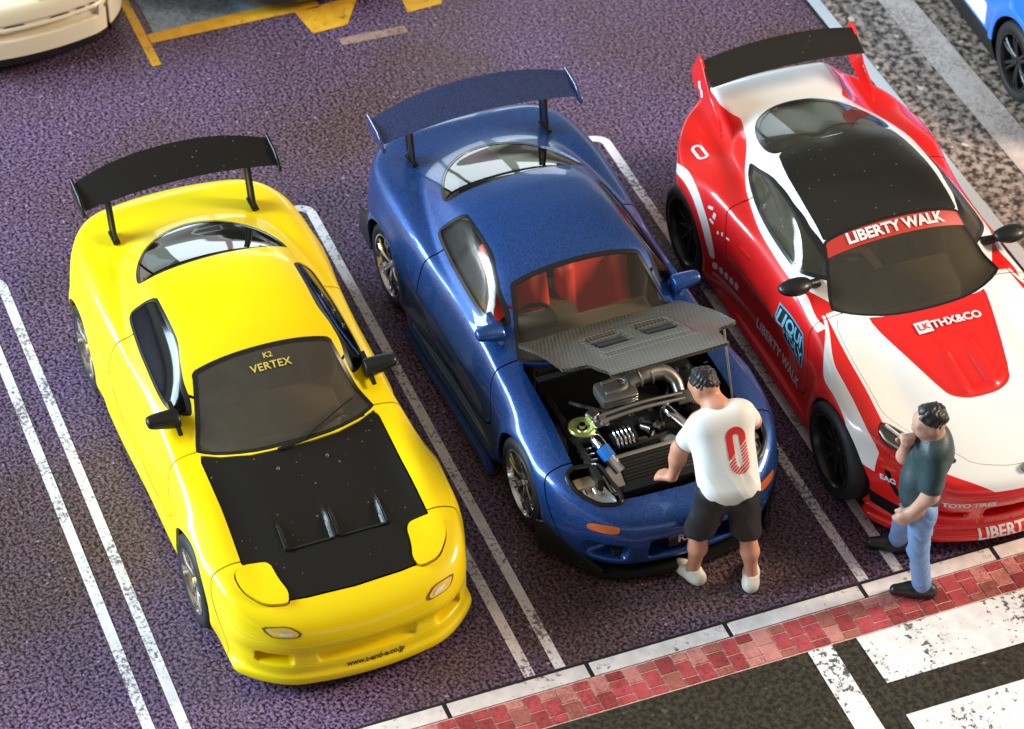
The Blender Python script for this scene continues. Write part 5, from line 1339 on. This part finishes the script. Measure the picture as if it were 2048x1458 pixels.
    hL = hand_cones(wL, (-.30, -.55, -.78), (-.4, -.6, .6), .4, (.9, -.4, .1)); hR = hand_cones(wR, (.30, -.12, .93), (-.3, -.8, .1), 1.0, (-.9, -.4, 0))
    body = [(hipL, hipR, .068, .068), (shL, shR, .045, .045), (v3(2.735, 3.49, 1.25), pel, .072, .068), (nk, hc+v3(0, .02, -.06), .052, .048), (nk, v3(2.735, 3.49, 1.25), .055, .072),
            (hipL, kL, .07, .045), (kL, aL, .045, .03), (hipR, kR, .07, .045), (kR, aR, .045, .03), (aL, aL-v3(0, 0, .05), .03, .034), (aR, aR-v3(0, 0, .05), .03, .034),
            (shL, eL, .05, .042), (eL, wL, .043, .030), (shR, eR, .05, .040), (eR, wR, .040, .027)]
    def FB2(X, Y, Z):
        f = cones(X, Y, Z, body, .03); f = smin(f, head_field(X, Y, Z, hc, fr), .02)
        return smin(smin(f, cones(X, Y, Z, hL, .010), .012), cones(X, Y, Z, hR, .008), .009)
    solid('body', FB2, (2.15, 3.15, 0), (3.1, 3.75, 1.75), h, M_SKIN2, root, base)
    solid('hair', lambda X, Y, Z: hair_field(X, Y, Z, hc, fr), (2.55, 3.25, 1.42), (2.95, 3.65, 1.78), .008, M_HAIR, root, base)
    for s in (-1, 1):
        p = hc+fr[0]*.083+fr[1]*.032*s+fr[2]*.011-np.array(base)
        m = MB(); bmesh.ops.create_uvsphere(m.bm, u_segments=10, v_segments=6, radius=.011, matrix=Matrix.Translation(p)); m.build('eye', M_EYE, root)
    mo = hc+fr[0]*.10-fr[2]*.062-np.array(base)
    MB().cyl(mo, mo+fr[0]*.075, .006, seg=8).build('cigarette', M_WHITE, root)
    def FS2(X, Y, Z):
        t = [(v3(2.735, 3.50, 1.28), v3(2.735, 3.46, .98), .097, .108), (shL*.75+shR*.25, shR*.75+shL*.25, .072, .072), (v3(2.735, 3.435, 1.08), v3(2.735, 3.455, .92), .100, .106), (nk-v3(0, -.01, .03), v3(2.735, 3.51, 1.3), .075, .108)]
        f = cones(X, Y, Z, t, .05); f = smax(f, .835-Z+.04*(Y-3.46), .012)
        for sh, e, q in ((shL, eL, .90), (shR, eR, .72)):
            a = cones(X, Y, Z, [(sh, e, .066, .063)], .01); d = (e-sh)/np.linalg.norm(e-sh); c = sh*(1-q)+e*q
            a = smax(a, (X-c[0])*d[0]+(Y-c[1])*d[1]+(Z-c[2])*d[2], .008); f = smin(f, a, .030)
        f = smax(f, Z-1.475+.35*((X-nk[0])*f2[0]+(Y-nk[1])*f2[1]), .012)
        cr = lambda v: 1-2*np.abs(np.sin(v))**.7
        return f-.005*cr(Z*17+X*14+np.sin(Y*16)*1.3)*np.sin(Y*22+X*16)
    solid('shirt', FS2, (2.35, 3.2, .75), (3.08, 3.78, 1.56), .0095, M_TEAL, root, base)
    def FT2(X, Y, Z):
        f = cones(X, Y, Z, [(hipL, hipR, .092, .092)], .02)
        for hp_, kn, an in ((hipL, kL, aL), (hipR, kR, aR)): f = smin(f, cones(X, Y, Z, [(hp_, kn, .086, .064), (kn, an*.97+kn*.03, .063, .060)], .02), .025)
        f = smax(f, .055-Z, .01); f = smax(f, Z-.97, .02)
        cr = lambda v: 1-2*np.abs(np.sin(v))**.7
        return f-.0055*cr(Z*24+X*12+np.sin(Y*24))*np.sin(X*24-Y*26)
    solid('jeans', FT2, (2.15, 3.25, .02), (3.0, 3.75, 1.0), .0095, M_JEANS, root, base)
    for an, d in ((aL, (-.42, -.91)), (aR, (-.5, -.87))):
        S = shoe_cones(an, d, 1.12)
        solid('shoe', lambda X, Y, Z: smax(smax(cones(X, Y, Z, S, .02), .004-Z, .006), Z-.115, .008), (an[0]-.25, an[1]-.28, -.02), (an[0]+.2, an[1]+.25, .14), .008, M_BSHOE, root, base)
persons()

# ------------------------------------------------------------------ cars at the edge of the picture
def box_car(name, loc, rz, label, L, W_, nose_r, body_mat, second=None, wheel_mat=M_BLACKWHEEL, wr=.325, low=None, band=None, trim=None, wb=1.25, grp='cars at the far edge of the mat', h=.022, apron=None):
    root = empty(name, loc, rz); tag(root, label, 'car', grp)
    zt = prof([(L+.2, .60), (L, .66), (L-.4, .72), (.75, .86), (0, .90), (-1.2, .95), (-L, .95), (-L-.2, .9)])
    zr = prof([(L+.3, -.3), (1.1, .70), (.75, .86), (.15, 1.24), (-.3, 1.29), (-.9, 1.24), (-1.55, .95), (-L-.3, .5)])
    def F(X, Y, Z):
        Y = np.abs(Y)
        w2 = W_-.05*np.clip((Z-.5)/.4, 0, 2)**2
        for ax in (wb, -wb): w2 = w2+.03*gau(np.sqrt((X-ax)**2+(Z-.33)**2), .39, .06)*sst(.15, .3, Z)
        a = smax(Z-zt(X)+.03*(Y/.8)**2, Y-w2, .06)
        xf = L-.06*(Y/.5)**2-nose_r*np.clip((Y-.45)/.4, 0, 2)**2-.02*np.clip((Z-.5)/.2, 0, 2)**2
        a = smax(a, X-xf, .05); a = smax(a, -L+.05*(Y/.5)**2+.2*np.clip((Y-.5)/.35, 0, 2)**2-X, .06)
        g = smax(Z-zr(X+.12*(Y/.6)**2*sst(0, .5, X))+.05*(Y/.5)**2, Y-(.72-(Z-.9)*.5), .07); g = smax(g, .6-Z, .05)
        f = smin(a, g, .03); f = smax(f, .12-Z, .02)
        if low:
            f = smax(f, -rbox(X-L+.02, Y, Z-low, (0, 0, 0), (.09, .50, .034), .01), .008)
            f = smax(f, -(np.abs(Y-.60)-.012+0*X+np.where((Z < low+.05) & (X > L-.5), 0, 1)), .005)
            f = smax(f, -rbox(X-L+.25, Y-.72, Z-low-.02, (0, 0, 0), (.2, .10, .016), .01), .01)
            f = f+.022*gau(Z, low+.085, .012)*sst(L-.6, L-.3, X)
        return f
    M = sdf_mesh(F, (-L-.2, -1.1, .05), (L+.2, 1.1, 1.45), h)
    if apron:
        M = recolor(M, M['V'][:, 2]-apron, 1)
    if band:
        x, y, z = M['V'].T; M = recolor(M, band(x, np.abs(y), z), 2)
    if low:
        g_ = lambda m: (m['V'][:, 0], np.abs(m['V'][:, 1]), m['V'][:, 2])
        for fn in (lambda x, y, z: np.maximum(np.abs(z-low-.085)-.009, L-.62-x), lambda x, y, z: rbox(x-L+.02, y, z-low-.020, (0, 0, 0), (.10, .50, .012), .005), lambda x, y, z: np.maximum(np.maximum(np.abs(y-.60)-.010, z-low-.04), L-.5-x), lambda x, y, z: rbox(x-L+.25, y-.76, z-low-.02, (0, 0, 0), (.16, .2, .014), .01)):
            M = recolor(M, np.maximum(fn(*g_(M)), .24-M['V'][:, 2]), 3)
    mats = [body_mat, M_PLAS, second or body_mat, M_SEAM]
    M = arches(M, (wb, -wb), wr+.03, wr+.01, .58)
    WS = chaikin(mirror_poly([(.18, 0), (.18, .5), (.55, .60), (.68, .5), (.74, .1)]), 1)
    gl = lambda m: topmask(m, WS, .8)
    i, M = clip(M, gl(M)); i['m'][:] = 0; shell('windscreen', i, [M_SUGLASS], root, .008, None, -.005)
    RW_ = chaikin(mirror_poly([(-.95, 0), (-.95, .5), (-1.35, .52), (-1.45, .1)]), 1)
    i, M = clip(M, topmask(M, RW_, .85)); i['m'][:] = 0; shell('rear_window', i, [M_SUGLASS], root, .008, None, -.005)
    SWP = chaikin([(.45, .96), (.1, 1.16), (-.4, 1.2), (-.85, 1.15), (-1.05, .98)], 2)
    for s in (-1, 1):
        i, M = clip(M, sidemask(M, SWP, .45, s)); i['m'][:] = 0; shell('side_window', i, [M_SUGLASS], root, .008, None, -.005)
    shell('body', M, mats, root, .022, M_DARK)
    for ax in (wb, -wb):
        for s in (-1, 1):
            liner(root, ax, s, wr+.035, .52, W_-.05, wr+.01)
            wheel('wheel', root, ax, s, W_, wr, .23, wheel_mat, M_RUB, 6, .72, .04, None, .05, twin=True)
    MB().box((0, 0, .18), (2.0, 1.2, .06)).box((1.7, 0, .22), (.4, 1.0, .08)).build('chassis', M_DARK, root)
    return root
M_SEAM = paint('dark_trim_seam', (.10, .07, .03), .5, 0)
M_CREAM = paint('cream_paint', (.90, .80, .60), .35, .8)
M_BLACKP = dusty('black_car_paint', (.03, .028, .02), .35, .6)
M_BLUEP = paint('bright_blue_paint', (.02, .20, .72), .3, 1.0)
c1 = box_car('cream_coupe', (-6.93, -.38, 0), .06, 'cream white car at the top left corner, only its nose in view', 2.08, .82, .26, M_CREAM, low=.40, apron=.205)
m = MB(); m.box((2.03, .06, .665), (.02, .05, .03), bev=.006); m.build('nose_badge', M_GOLD, c1)
box_car('black_coupe', (-6.98, 2.05, 0), .05, 'dark car parked over the yellow markings at the top edge', 2.12, .84, .34, M_BLACKP)
box_car('blue_white_coupe', (-3.05, 7.60, 0), -.06, 'bright blue and white car on the gravel pavement at the top right corner', 2.15, .86, .24, M_BLUEP, second=M_WPAINT, band=lambda x, y, z: np.maximum(np.maximum(np.abs(z-.40-.02)-.10, .70-y), np.maximum(x-.72, -.95-x)), apron=.30)
